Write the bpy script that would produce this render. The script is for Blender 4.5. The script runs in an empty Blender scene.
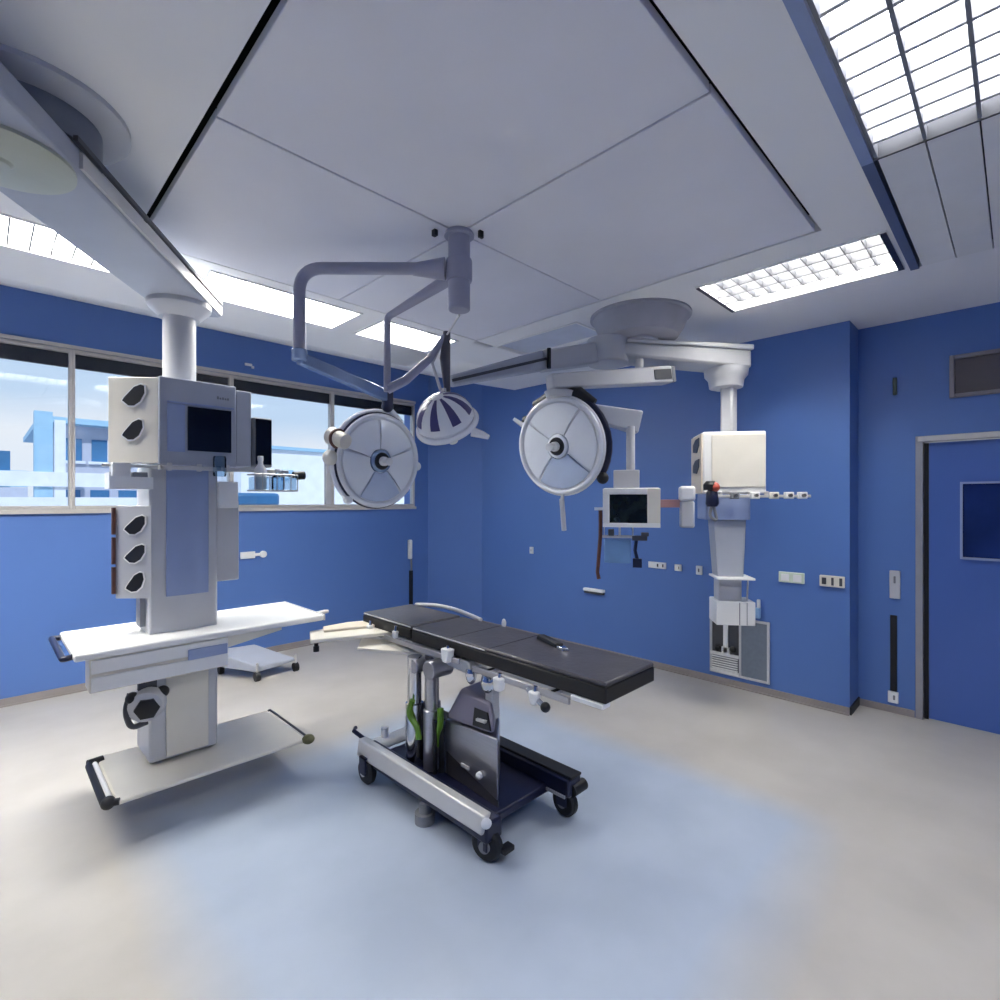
import bpy, bmesh, math, random
from mathutils import Vector, Matrix
random.seed(7)
scene = bpy.context.scene
COL = scene.collection
PI = math.pi
V = Vector

# ------------------------------------------------------------------ materials
def lin(c):
    return tuple(((x / 255) / 12.92 if x / 255 <= .04045 else ((x / 255 + .055) / 1.055) ** 2.4) for x in c)

def mat(name, rgb, rough=.5, metal=0., var=.05, scale=6., emit=None, estr=0., bump=0., bscale=60., coat=0., spec=.5, stretch=None):
    m = bpy.data.materials.new(name); m.use_nodes = True
    nt = m.node_tree; b = nt.nodes['Principled BSDF']
    c = lin(rgb)
    tc = nt.nodes.new('ShaderNodeTexCoord')
    mp = nt.nodes.new('ShaderNodeMapping')
    nt.links.new(tc.outputs['Object'], mp.inputs['Vector'])
    if stretch: mp.inputs['Scale'].default_value = stretch
    n = nt.nodes.new('ShaderNodeTexNoise'); n.inputs['Scale'].default_value = scale; n.inputs['Detail'].default_value = 4
    nt.links.new(mp.outputs[0], n.inputs['Vector'])
    r = nt.nodes.new('ShaderNodeValToRGB')
    r.color_ramp.elements[0].position = .3; r.color_ramp.elements[1].position = .7
    r.color_ramp.elements[0].color = tuple(max(0, x * (1 - var)) for x in c) + (1,)
    r.color_ramp.elements[1].color = tuple(min(1, x * (1 + var)) for x in c) + (1,)
    nt.links.new(n.outputs['Fac'], r.inputs['Fac'])
    nt.links.new(r.outputs['Color'], b.inputs['Base Color'])
    b.inputs['Roughness'].default_value = rough; b.inputs['Metallic'].default_value = metal
    b.inputs['Specular IOR Level'].default_value = spec
    b.inputs['Coat Weight'].default_value = coat
    if emit:
        b.inputs['Emission Color'].default_value = lin(emit) + (1,); b.inputs['Emission Strength'].default_value = estr
    if bump:
        n2 = nt.nodes.new('ShaderNodeTexNoise'); n2.inputs['Scale'].default_value = bscale
        nt.links.new(mp.outputs[0], n2.inputs['Vector'])
        bp = nt.nodes.new('ShaderNodeBump'); bp.inputs['Strength'].default_value = bump; bp.inputs['Distance'].default_value = .01
        nt.links.new(n2.outputs['Fac'], bp.inputs['Height']); nt.links.new(bp.outputs['Normal'], b.inputs['Normal'])
    return m

def glass_mat(name, tint, gloss_rough=.02, fac=.08):
    m = bpy.data.materials.new(name); m.use_nodes = True
    nt = m.node_tree; nt.nodes.clear()
    out = nt.nodes.new('ShaderNodeOutputMaterial'); mix = nt.nodes.new('ShaderNodeMixShader')
    tr = nt.nodes.new('ShaderNodeBsdfTransparent'); gl = nt.nodes.new('ShaderNodeBsdfGlossy')
    fr = nt.nodes.new('ShaderNodeFresnel'); fr.inputs['IOR'].default_value = 1.35
    tr.inputs['Color'].default_value = lin(tint) + (1,); gl.inputs['Roughness'].default_value = gloss_rough
    nt.links.new(fr.outputs[0], mix.inputs['Fac']); nt.links.new(tr.outputs[0], mix.inputs[1]); nt.links.new(gl.outputs[0], mix.inputs[2])
    nt.links.new(mix.outputs[0], out.inputs['Surface'])
    return m

M = {}
M['blue'] = mat('blue_wall_paint', (86, 121, 186), .42, var=.03, scale=1.2)
M['blue_dark'] = mat('blue_door_laminate', (72, 104, 176), .35, var=.03, scale=1.)
M['ceil'] = mat('ceiling_paint', (242, 242, 242), .8, var=.02, scale=1.)
M['canopy'] = mat('canopy_perforated_sheet', (230, 230, 236), .55, var=.04, scale=1.4)
M['white'] = mat('white_enamel', (236, 236, 234), .35, var=.02)
M['cream'] = mat('cream_enamel', (226, 221, 208), .4, var=.03)
M['beige'] = mat('beige_panel', (226, 214, 194), .45, var=.04)
M['greypaint'] = mat('light_grey_enamel', (196, 197, 200), .38, var=.03)
M['pendgrey'] = mat('pendant_grey', (172, 177, 188), .4, var=.03)
M['bluegrey'] = mat('blue_grey_enamel', (150, 165, 200), .3, var=.03)
M['midgrey'] = mat('mid_grey_plastic', (128, 130, 136), .45, var=.04)
M['dkgrey'] = mat('dark_grey_plastic', (70, 72, 78), .45, var=.06)
M['tube'] = mat('lavender_grey_tube', (160, 161, 178), .3, var=.03)
M['black'] = mat('black_rubber', (18, 19, 24), .5, var=.1)
M['navy'] = mat('navy_plastic', (26, 30, 58), .35, var=.08)
M['screen'] = mat('dark_screen_glass', (6, 8, 20), .08, var=.05)
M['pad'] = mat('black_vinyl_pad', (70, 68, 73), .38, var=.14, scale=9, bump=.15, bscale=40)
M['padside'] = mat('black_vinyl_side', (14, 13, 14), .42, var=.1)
M['steel'] = mat('brushed_steel', (178, 178, 184), .3, .9, var=.05, scale=8, stretch=(1, 1, 14))
M['chrome'] = mat('chrome', (212, 214, 218), .12, 1., var=.02)
M['alu'] = mat('anodised_aluminium', (205, 204, 202), .4, .35, var=.03)
M['darksteel'] = mat('dark_steel', (96, 94, 102), .3, .8, var=.06)
M['hood'] = mat('mauve_grey_hood', (138, 134, 150), .32, .4, var=.05)
M['green'] = mat('green_reflection', (86, 128, 30), .4, var=.2, scale=20)  # colour of the painted green reflection beside the table's lift posts
M['brown'] = mat('brown_strap', (96, 58, 46), .5, var=.2, scale=14)
M['pink'] = mat('dusky_pink_enamel', (170, 130, 130), .45)
M['red'] = mat('red_cap', (190, 84, 72), .4)
M['ltblue'] = mat('pale_blue_plastic', (150, 190, 228), .35)
M['mint'] = mat('mint_plate', (214, 226, 206), .4)
M['skirt'] = mat('grey_brown_skirting', (150, 142, 138), .5, var=.06, scale=4)
M['frame'] = mat('window_frame_aluminium', (204, 200, 194), .38, .2, var=.03)
M['blind'] = mat('dark_blind_box', (24, 25, 36), .6)
M['doorframe'] = mat('door_frame_metal', (168, 168, 172), .35, .5)
M['lens'] = mat('pale_lamp_lens', (240, 244, 248), .3, 0., var=.02, coat=.3)
M['lenstint'] = mat('tinted_lamp_lens', (196, 210, 232), .25, 0., var=.05, coat=.3)
M['lensblue'] = mat('bluish_lamp_reflector', (150, 172, 205), .14, .5, var=.06)
M['lampwhite'] = mat('lamp_white_shell', (234, 236, 240), .25, var=.02, coat=.3)
M['purple'] = mat('lamp_purple_rib', (70, 66, 118), .3)
M['grille'] = mat('grille_grey_mesh', (112, 122, 136), .5, var=.06, scale=30)
M['lamp_on'] = mat('lit_tube_diffuser', (250, 250, 248), .5, emit=(255, 252, 245), estr=17.0)
M['lamp_strong'] = mat('bright_tube_diffuser', (250, 250, 248), .5, emit=(255, 252, 245), estr=36.0)
M['lamp_soft'] = mat('lit_opal_diffuser', (250, 250, 248), .5, emit=(255, 249, 238), estr=5.0)
M['lamp_dim'] = mat('dim_opal_diffuser', (240, 242, 246), .5, emit=(240, 244, 252), estr=.42)
M['lamp_big'] = mat('lit_louvre_diffuser', (250, 250, 248), .5, emit=(250, 250, 255), estr=4.6)
M['opal'] = mat('unlit_opal_diffuser', (205, 212, 226), .5)
M['void'] = mat('dark_void', (22, 22, 28), .9)
M['glass'] = glass_mat('window_glass', (246, 250, 255))
M['clear'] = glass_mat('clear_plastic', (214, 228, 238), .05)
M['bagfill'] = mat('pale_blue_bag_film', (126, 164, 206), .2, var=.08)
M['bluebag'] = glass_mat('blue_clear_bag', (212, 226, 242), .1)
M['ext_white'] = mat('outside_white_render', (244, 246, 248), .8)
M['ext_grey'] = mat('outside_grey_render', (205, 208, 220), .8)
M['ext_blue'] = mat('outside_blue_glass', (74, 128, 172), .3, var=.2, scale=1.5)
M['ext_pale'] = mat('outside_pale_blue', (166, 206, 228), .6, var=.05)
M['ext_ground'] = mat('outside_paving', (190, 196, 202), .9)

# vinyl floor: warm grey sheet with a pale blue inlaid zone under the canopy
def floor_mat():
    m = bpy.data.materials.new('vinyl_floor'); m.use_nodes = True
    nt = m.node_tree; b = nt.nodes['Principled BSDF']; L = nt.links.new
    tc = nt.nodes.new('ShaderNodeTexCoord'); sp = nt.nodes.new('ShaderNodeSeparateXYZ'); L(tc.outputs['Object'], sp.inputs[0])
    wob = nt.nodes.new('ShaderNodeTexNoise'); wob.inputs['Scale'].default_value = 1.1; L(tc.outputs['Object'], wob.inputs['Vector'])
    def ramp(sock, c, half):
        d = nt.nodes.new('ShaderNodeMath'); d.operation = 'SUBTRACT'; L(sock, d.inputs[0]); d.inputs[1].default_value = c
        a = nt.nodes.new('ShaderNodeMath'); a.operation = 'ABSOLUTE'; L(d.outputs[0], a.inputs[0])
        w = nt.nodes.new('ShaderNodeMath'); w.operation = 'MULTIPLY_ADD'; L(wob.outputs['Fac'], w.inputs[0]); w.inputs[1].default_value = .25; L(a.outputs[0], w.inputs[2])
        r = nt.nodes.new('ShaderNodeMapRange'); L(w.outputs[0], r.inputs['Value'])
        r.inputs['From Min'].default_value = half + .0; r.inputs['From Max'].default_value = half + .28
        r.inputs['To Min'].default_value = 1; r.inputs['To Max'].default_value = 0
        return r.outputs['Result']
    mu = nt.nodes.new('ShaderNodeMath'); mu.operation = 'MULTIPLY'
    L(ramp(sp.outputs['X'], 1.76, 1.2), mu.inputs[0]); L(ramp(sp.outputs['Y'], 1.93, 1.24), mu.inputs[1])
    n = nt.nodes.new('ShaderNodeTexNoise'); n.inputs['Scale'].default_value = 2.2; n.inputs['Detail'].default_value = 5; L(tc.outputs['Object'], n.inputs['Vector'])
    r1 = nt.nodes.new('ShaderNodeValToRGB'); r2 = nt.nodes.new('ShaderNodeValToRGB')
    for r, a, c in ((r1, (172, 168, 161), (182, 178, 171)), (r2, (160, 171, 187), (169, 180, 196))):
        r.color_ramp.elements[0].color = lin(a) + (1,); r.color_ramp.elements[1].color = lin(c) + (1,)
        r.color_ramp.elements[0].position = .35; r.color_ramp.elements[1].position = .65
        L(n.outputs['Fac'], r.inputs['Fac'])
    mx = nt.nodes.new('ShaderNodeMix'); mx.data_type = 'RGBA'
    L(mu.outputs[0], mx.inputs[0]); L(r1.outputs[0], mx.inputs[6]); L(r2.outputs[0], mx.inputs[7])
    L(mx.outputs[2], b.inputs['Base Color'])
    b.inputs['Roughness'].default_value = .3; b.inputs['Specular IOR Level'].default_value = .35
    return m
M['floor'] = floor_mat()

# ------------------------------------------------------------------ mesh helpers
class MB:
    def __init__(s): s.bm = bmesh.new()
    def box(s, x0, x1, y0, y1, z0, z1, mtx=None):
        x0, x1 = min(x0, x1), max(x0, x1); y0, y1 = min(y0, y1), max(y0, y1); z0, z1 = min(z0, z1), max(z0, z1)
        vs = [s.bm.verts.new(V(p) if mtx is None else mtx @ V(p)) for p in
              ((x0, y0, z0), (x1, y0, z0), (x1, y1, z0), (x0, y1, z0), (x0, y0, z1), (x1, y0, z1), (x1, y1, z1), (x0, y1, z1))]
        for f in ((3, 2, 1, 0), (4, 5, 6, 7), (0, 1, 5, 4), (1, 2, 6, 5), (2, 3, 7, 6), (3, 0, 4, 7)):
            s.bm.faces.new([vs[i] for i in f])
        return s
    def prism(s, pts, z0, z1, mtx=None, top=None):
        n = len(pts); top = top or pts
        zt = z1 if isinstance(z1, (list, tuple)) else [z1] * n
        zb = z0 if isinstance(z0, (list, tuple)) else [z0] * n
        a = [V((p[0], p[1], zb[i])) for i, p in enumerate(pts)]; b = [V((p[0], p[1], zt[i])) for i, p in enumerate(top)]
        if mtx is not None: a = [mtx @ v for v in a]; b = [mtx @ v for v in b]
        a = [s.bm.verts.new(v) for v in a]; b = [s.bm.verts.new(v) for v in b]
        s.bm.faces.new(a[::-1]); s.bm.faces.new(b)
        for i in range(n): s.bm.faces.new((a[i], a[(i + 1) % n], b[(i + 1) % n], b[i]))
        return s
    def hexa(s, p):
        vs = [s.bm.verts.new(V(q)) for q in p]
        for f in ((3, 2, 1, 0), (4, 5, 6, 7), (0, 1, 5, 4), (1, 2, 6, 5), (2, 3, 7, 6), (3, 0, 4, 7)):
            s.bm.faces.new([vs[i] for i in f])
        return s
    def bar(s, p, q, w, h, w2=None, h2=None):
        p, q = V(p), V(q); d = (q - p).normalized()
        up = V((0, 0, 1)) if abs(d.z) < .95 else V((0, 1, 0))
        r = d.cross(up).normalized(); u = r.cross(d)
        w2 = w if w2 is None else w2; h2 = h if h2 is None else h2
        c = []
        for e, ww, hh in ((p, w, h), (q, w2, h2)):
            c.append([e - r * ww / 2 - u * hh / 2, e + r * ww / 2 - u * hh / 2, e + r * ww / 2 + u * hh / 2, e - r * ww / 2 + u * hh / 2])
        return s.hexa(c[0] + c[1])
    def ring(s, c, n, r, seg, ref=None):
        n = n.normalized(); a = ref or (V((0, 0, 1)) if abs(n.z) < .9 else V((1, 0, 0)))
        x = a.cross(n).normalized(); y = n.cross(x)
        return [s.bm.verts.new(c + x * r * math.cos(2 * PI * i / seg) + y * r * math.sin(2 * PI * i / seg)) for i in range(seg)]
    def skin(s, rings, caps=True):
        for a, b in zip(rings, rings[1:]):
            n = len(a)
            for i in range(n): s.bm.faces.new((a[i], a[(i + 1) % n], b[(i + 1) % n], b[i]))
        if caps: s.bm.faces.new(rings[0][::-1]); s.bm.faces.new(rings[-1])
    def cyl(s, p, q, r, r2=None, seg=20):
        p, q = V(p), V(q); d = q - p
        s.skin([s.ring(p, d, r, seg), s.ring(q, d, r if r2 is None else r2, seg)]); return s
    def lathe(s, prof, mtx=None, seg=36, a0=0., a1=2 * PI, caps=True):
        mtx = mtx or Matrix(); full = abs(a1 - a0 - 2 * PI) < 1e-6
        n = seg if full else seg + 1; rs = []
        for r, z in prof:
            rs.append([s.bm.verts.new(mtx @ V((r * math.cos(a0 + (a1 - a0) * i / seg), r * math.sin(a0 + (a1 - a0) * i / seg), z))) for i in range(n)])
        for a, b in zip(rs, rs[1:]):
            for i in range(n if full else n - 1): s.bm.faces.new((a[i], a[(i + 1) % n], b[(i + 1) % n], b[i]))
        if full and caps: s.bm.faces.new(rs[0][::-1]); s.bm.faces.new(rs[-1])
        if not full:
            s.bm.faces.new([r[0] for r in rs]); s.bm.faces.new([r[-1] for r in rs][::-1])
            for i in range(n - 1): s.bm.faces.new((rs[-1][i], rs[-1][i + 1], rs[0][i + 1], rs[0][i]))
        return s
    def tube(s, path, r, seg=12):
        path = [V(p) for p in path]; n = len(path); rr = r if isinstance(r, (list, tuple)) else [r] * n
        ref = None; rings = []
        for i, p in enumerate(path):
            t = (path[min(i + 1, n - 1)] - path[max(i - 1, 0)]).normalized()
            if ref is None:
                a = V((0, 0, 1)) if abs(t.z) < .9 else V((1, 0, 0)); ref = (a - t * a.dot(t)).normalized()
            else: ref = (ref - t * ref.dot(t)).normalized()
            y = t.cross(ref)
            rings.append([s.bm.verts.new(p + (ref * math.cos(2 * PI * k / seg) + y * math.sin(2 * PI * k / seg)) * rr[i]) for k in range(seg)])
        s.skin(rings); return s
    def ball(s, c, r, sc=(1, 1, 1)):
        bmesh.ops.create_uvsphere(s.bm, u_segments=18, v_segments=12, radius=r, matrix=Matrix.Translation(V(c)) @ Matrix.Diagonal(V(sc).to_4d()))
        return s
    def torus(s, R, r, mtx, seg=40, sec=10):
        rs = []
        for i in range(seg):
            a = 2 * PI * i / seg
            rs.append([s.bm.verts.new(mtx @ V(((R + r * math.cos(2 * PI * k / sec)) * math.cos(a), (R + r * math.cos(2 * PI * k / sec)) * math.sin(a), r * math.sin(2 * PI * k / sec)))) for k in range(sec)])
        for i in range(seg):
            a, b = rs[i], rs[(i + 1) % seg]
            for k in range(sec): s.bm.faces.new((a[k], b[k], b[(k + 1) % sec], a[(k + 1) % sec]))
        return s
    def xf(s, m):
        s.bm.transform(m); return s

WORLD = {}
def link(o, parent, origin):
    COL.objects.link(o)
    if parent is not None:
        o.parent = parent; o.location = origin - WORLD[parent.name]
    else: o.location = origin
    WORLD[o.name] = origin

def obj(name, mb, m, parent=None, bevel=0., smooth=35, origin=None):
    bm = mb.bm
    bmesh.ops.recalc_face_normals(bm, faces=bm.faces)
    me = bpy.data.meshes.new(name)
    xs = [v.co for v in bm.verts]
    if origin is None:
        lo = V((min(v.x for v in xs), min(v.y for v in xs), min(v.z for v in xs))); hi = V((max(v.x for v in xs), max(v.y for v in xs), max(v.z for v in xs)))
        origin = (lo + hi) / 2
        if parent is None: origin.z = lo.z
    origin = V(origin)
    bm.transform(Matrix.Translation(-origin)); bm.to_mesh(me); bm.free()
    me.shade_smooth(); me.set_sharp_from_angle(angle=math.radians(smooth))
    me.materials.append(M[m] if isinstance(m, str) else m)
    o = bpy.data.objects.new(name, me)
    link(o, parent, origin)
    if bevel:
        md = o.modifiers.new('bevel', 'BEVEL'); md.width = bevel; md.segments = 2; md.limit_method = 'ANGLE'; md.harden_normals = False
    return o

def tag(o, label, cat, group=None):
    o['label'] = label; o['category'] = cat
    if group: o['group'] = group
    return o
def thing(name, label, cat, loc, group=None):
    o = bpy.data.objects.new(name, None); o.empty_display_size = .1
    link(o, None, V(loc)); return tag(o, label, cat, group)
def single(name, mb, m, label, cat, group=None, bevel=0., origin=None):
    return tag(obj(name, mb, m, None, bevel, origin=origin), label, cat, group)
def struct(name, mb, m, parent=None, bevel=0., origin=None):
    o = obj(name, mb, m, parent, bevel, origin=origin)
    if parent is None: o['kind'] = 'structure'
    return o
def sroot(name, loc):
    o = bpy.data.objects.new(name, None); o.empty_display_size = .1; link(o, None, V(loc)); o['kind'] = 'structure'; return o
def fillet(path, r, n=6):
    path = [V(p) for p in path]; out = [path[0]]
    for a, b, c in zip(path, path[1:], path[2:]):
        u = (a - b).normalized(); w = (c - b).normalized()
        rr = min(r, (a - b).length * .45, (c - b).length * .45)
        p, q = b + u * rr, b + w * rr
        for i in range(n + 1):
            t = i / n; out.append((1 - t) ** 2 * p + 2 * t * (1 - t) * b + t * t * q)
    out.append(path[-1]); return out
def frame_mtx(c, nrm, up=(0, 0, 1)):
    z = V(nrm).normalized(); x = V(up).cross(z).normalized(); y = z.cross(x)
    return Matrix.Translation(V(c)) @ Matrix((x, y, z)).transposed().to_4x4()

# ------------------------------------------------------------------ room shell
C = 2.95
XW, YW = 4.6, 5.6             # right wall, window wall
X0, Y0 = -2.4, -1.7           # walls behind the camera
XR = 4.89                     # back of the door recess
HOLES = {'canopy': (.555, 2.97, .70, 3.24),
         'rightlight': (3.19, 3.79, .47, 1.45),
         'leftA': (-1.75, .73, 3.37, 3.80), 'leftB': (.95, 1.95, 3.34, 3.80), 'leftC': (2.12, 2.85, 3.34, 3.80),
         'off': (3.17, 3.62, 2.36, 3.25), 'big': (.30, 3.83, -1.15, .45)}
mb = MB()
xs = sorted({X0 - .2, XW + .5} | {v for h in HOLES.values() for v in h[:2]})
ys = sorted({Y0 - .2, 4.35} | {v for h in HOLES.values() for v in h[2:]})
for a, b in zip(xs, xs[1:]):
    for c, d in zip(ys, ys[1:]):
        cx, cy = (a + b) / 2, (c + d) / 2
        if any(h[0] < cx < h[1] and h[2] < cy < h[3] for h in HOLES.values()): continue
        mb.box(a, b, c, d, C, C + .1)
# part over the window wall slopes up to meet its taller head
mb.hexa([(X0 - .2, 4.35, C), (XW + .5, 4.35, C), (XW + .5, YW + .3, 3.36), (X0 - .2, YW + .3, 3.36),
         (X0 - .2, 4.35, C + .1), (XW + .5, 4.35, C + .1), (XW + .5, YW + .3, 3.46), (X0 - .2, YW + .3, 3.46)])
bmesh.ops.remove_doubles(mb.bm, verts=mb.bm.verts, dist=1e-5)
struct('ceiling', mb, 'ceil')
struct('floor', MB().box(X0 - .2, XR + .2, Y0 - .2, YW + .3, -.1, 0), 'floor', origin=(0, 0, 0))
mb = MB().box(X0 - .2, X0, Y0 - .2, YW + .3, 0, 3.4); struct('wall_back', mb, 'blue')
mb = MB().box(X0, XR + .2, Y0 - .2, Y0, 0, C); struct('wall_front', mb, 'blue')
mb = MB().box(XW, XW + .5, .9, YW + .3, 0, 3.4); struct('wall_right', mb, 'blue')
DY0, DY1, DZ = -.62, .5, 2.03
mb = MB().box(XR, XR + .2, DY1 + .045, .9, 0, C).box(XR, XR + .2, Y0, DY0 - .045, 0, C).box(XR, XR + .2, DY0 - .045, DY1 + .045, DZ + .045, C)
struct('wall_recess', mb, 'blue')
ZS, ZH = 1.53, 2.87
XE = 4.03
EDGES = [-1.85, -.66, .545, 1.79, 2.88, XE]
mb = MB().box(X0, XW + .5, YW, YW + .25, 0, ZS).box(X0, XW + .5, YW, YW + .25, ZH, 3.4)
mb.box(X0, EDGES[0], YW, YW + .25, ZS, ZH).box(XE, XW + .5, YW, YW + .25, ZS, ZH)
struct('wall_left', mb, 'blue')
mb = MB().prism([(4.24, YW), (XW, 4.93), (XW, YW)], 0, 3.28); struct('wall_corner', mb, 'blue')

# skirtings
mb = MB().box(XW - .014, XW, .9, 4.93, 0, .055); mb.box(XW - .03, XW - .014, .9, 4.93, 0, .012)
struct('baseboard_right', mb, 'skirt')
struct('baseboard_left', MB().box(X0, 4.24, YW - .014, YW, 0, .06).box(X0, 4.24, YW - .03, YW - .014, 0, .012), 'skirt')
struct('baseboard_recess', MB().box(XR - .014, XR, DY1 + .05, .9, 0, .05), 'skirt')
struct('baseboard_corner', MB().bar((4.24, YW - .01, .028), (XW - .01, 4.93, .028), .014, .056), 'skirt')
struct('trim_1', MB().box(XW - .006, XR, .888, .9, 0, .06), 'black')

# windows
struct('trim_2', MB().box(EDGES[0], XE, YW - .03, YW + .12, ZS - .035, ZS), 'frame', bevel=.004)          # sill
struct('trim_3', MB().box(EDGES[0], XE, YW - .012, YW + .03, ZH, ZH + .03), 'frame')                       # head bead
for i, (a, b) in enumerate(zip(EDGES, EDGES[1:])):
    w = sroot('window_%d' % (i + 1), ((a + b) / 2, YW + .06, ZS))
    f = MB(); fw = .021; ya, yb = YW + .01, YW + .09
    f.box(a, a + fw, ya, yb, ZS, ZH).box(b - fw, b, ya, yb, ZS, ZH).box(a + fw, b - fw, ya, yb, ZS, ZS + .03).box(a + fw, b - fw, ya, yb, ZH - .03, ZH)
    struct('window_frame', f, 'frame', w, .003)
    struct('pane', MB().box(a + fw, b - fw, YW + .045, YW + .051, ZS + .03, ZH - .03), 'glass', w)
    struct('blind_box', MB().box(a + fw, b - fw, YW + .053, YW + .088, ZH - .145, ZH - .03), 'blind', w)
    if i == 3:
        struct('blind_strip', MB().box(b - .09, b - fw - .002, YW - .004, YW + .044, ZS + .03, ZS + .62), 'greypaint', w, .004)

# door in the recess
d = sroot('door_1', (XR, 0, 0))
f = MB(); f.box(XR - .02, XR + .16, DY1, DY1 + .045, 0, DZ + .045).box(XR - .02, XR + .16, DY0 - .045, DY0, 0, DZ + .045).box(XR - .02, XR + .16, DY0, DY1, DZ, DZ + .045)
struct('door_frame', f, 'doorframe', d, .004)
wy0, wy1, wz0, wz1 = -.24, .30, 1.19, 1.735
lf = MB(); lx0, lx1 = XR + .015, XR + .06; ly0, ly1 = DY0 + .006, DY1 - .03
lf.box(lx0, lx1, ly0, wy0, .012, DZ - .006).box(lx0, lx1, wy1, ly1, .012, DZ - .006).box(lx0, lx1, wy0, wy1, .012, wz0).box(lx0, lx1, wy0, wy1, wz1, DZ - .006)
struct('door_leaf', lf, 'blue_dark', d)
struct('door_seal', MB().box(XR + .012, XR + .07, DY1 - .028, DY1 - .002, 0.004, DZ - .006), 'black', d)
g = MB(); t = .014
g.box(lx0 - .008, lx1, wy0, wy0 + t, wz0, wz1).box(lx0 - .008, lx1, wy1 - t, wy1, wz0, wz1).box(lx0 - .02, lx1, wy0 + t, wy1 - t, wz0, wz0 + t).box(lx0 - .008, lx1, wy0 + t, wy1 - t, wz1 - t, wz1)
struct('vision_frame', g, 'bluegrey', d)
struct('vision_pane', MB().box(lx0 + .012, lx0 + .02, wy0 + t, wy1 - t, wz0 + t, wz1 - t), mat('dark_blue_glass', (30, 48, 104), .12, var=.25, scale=3), d)
struct('hanging_rail', MB().box(XR - .035, XR - .02, DY0 - .3, DY1 + .03, DZ + .004, DZ + .04), 'alu', d, .003)

# ------------------------------------------------------------------ ceiling canopy and ceiling lights
hx0, hx1, hy0, hy1 = HOLES['canopy']
cn = thing('ceiling_canopy', 'large lavender-grey laminar airflow canopy of four panels above the operating table', 'ceiling canopy', ((hx0 + hx1) / 2, (hy0 + hy1) / 2, C))
gx, gy, sm = .03, .022, .005
mx_, my_ = 1.70, 1.99
for a, b in ((hx0 + gx, mx_ - sm), (mx_ + sm, hx1 - gx)):
    for c, e in ((hy0 + gy, my_ - sm), (my_ + sm, hy1 - gy)):
        obj('panel', MB().box(a, b, c, e, C - .006, C + .03), 'canopy', cn, .003)
hs = MB().box(hx0 - .05, hx1 + .05, hy0 - .05, hy1 + .05, C + .16, C + .2)
hs.box(hx0 - .03, hx0, hy0 - .03, hy1 + .03, C + .1, C + .16).box(hx1, hx1 + .03, hy0 - .03, hy1 + .03, C + .1, C + .16).box(hx0, hx1, hy0 - .03, hy0, C + .1, C + .16).box(hx0, hx1, hy1, hy1 + .03, C + .1, C + .16)
obj('plenum_box', hs, 'void', cn)

def housing(h, dep, wall=.012):
    a, b, c, e = h; q = MB()
    q.box(a - wall, b + wall, c - wall, e + wall, C + dep, C + dep + .02)
    z0 = C + .1
    if dep > .1:
        q.box(a - wall, a, c, e, z0, C + dep).box(b, b + wall, c, e, z0, C + dep).box(a, b, c - wall, c, z0, C + dep).box(a, b, e, e + wall, z0, C + dep)
    return q
def rim(h, w=.018, z0=-.008, z1=.03):
    a, b, c, e = h; q = MB()
    q.box(a, a + w, c, e, C + z0, C + z1).box(b - w, b, c, e, C + z0, C + z1).box(a + w, b - w, c, c + w, C + z0, C + z1).box(a + w, b - w, e - w, e, C + z0, C + z1)
    return q
def louvre_light(key, label, along, nblade, ncross, m='lamp_on', group=None, recess=.16, blades='white'):
    h = HOLES[key]; a, b, c, e = h; w = .018
    t = thing('ceiling_light', label, 'ceiling light', ((a + b) / 2, (c + e) / 2, C), group)
    obj('housing', housing(h, max(.1, recess + .014)), 'greypaint', t)
    obj('frame', rim(h), 'white', t, .002)
    obj('diffuser', MB().box(a + .002, b - .002, c + .002, e - .002, C + recess, C + recess + .012), m, t)
    q = MB()
    for k in range(1, nblade + 1):
        if along == 'y':
            x = a + w + (b - a - 2 * w) * k / (nblade + 1); q.box(x - .005, x + .005, c + w, e - w, C - .002, C + .06)
        else:
            y = c + w + (e - c - 2 * w) * k / (nblade + 1); q.box(a + w, b - w, y - .003, y + .003, C - .002, C + .035)
    for k in range(1, ncross + 1):
        if along == 'y':
            y = c + w + (e - c - 2 * w) * k / (ncross + 1); q.box(a + w, b - w, y - .0025, y + .0025, C, C + .035)
        else:
            x = a + w + (b - a - 2 * w) * k / (ncross + 1); q.box(x - .004, x + .004, c + w, e - w, C, C + .05)
    if nblade + ncross: obj('louvre', q, blades, t)
    return t
louvre_light('rightlight', 'long recessed ceiling light with louvres near the right-hand blue wall, lit white', 'y', 3, 9, blades='dkgrey')
t_end = [o for o in COL.objects if o.get('label', '').startswith('long recessed')][0]
obj('end_plate', MB().box(3.2, 3.78, 1.425, 1.448, C - .012, C - .008), 'navy', t_end); obj('end_plate', MB().box(3.2, 3.78, .472, .5, C - .012, C - .008), 'navy', t_end)
louvre_light('leftA', 'lit louvred ceiling light at the far left behind the pendant arm', 'x', 0, 27, 'lamp_strong', blades='dkgrey')
louvre_light('leftB', 'lit opal ceiling light between the left pendant arm and the ceiling tube arms', 'x', 0, 0, 'lamp_on', recess=.16)
louvre_light('leftC', 'warm lit opal ceiling light behind the thin hanging tube near the window wall end', 'x', 0, 0, 'lamp_on', recess=.16)
louvre_light('off', 'unlit bluish opal ceiling light beside the round cover of the right pendant', 'y', 0, 0, 'opal', recess=.02)

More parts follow.
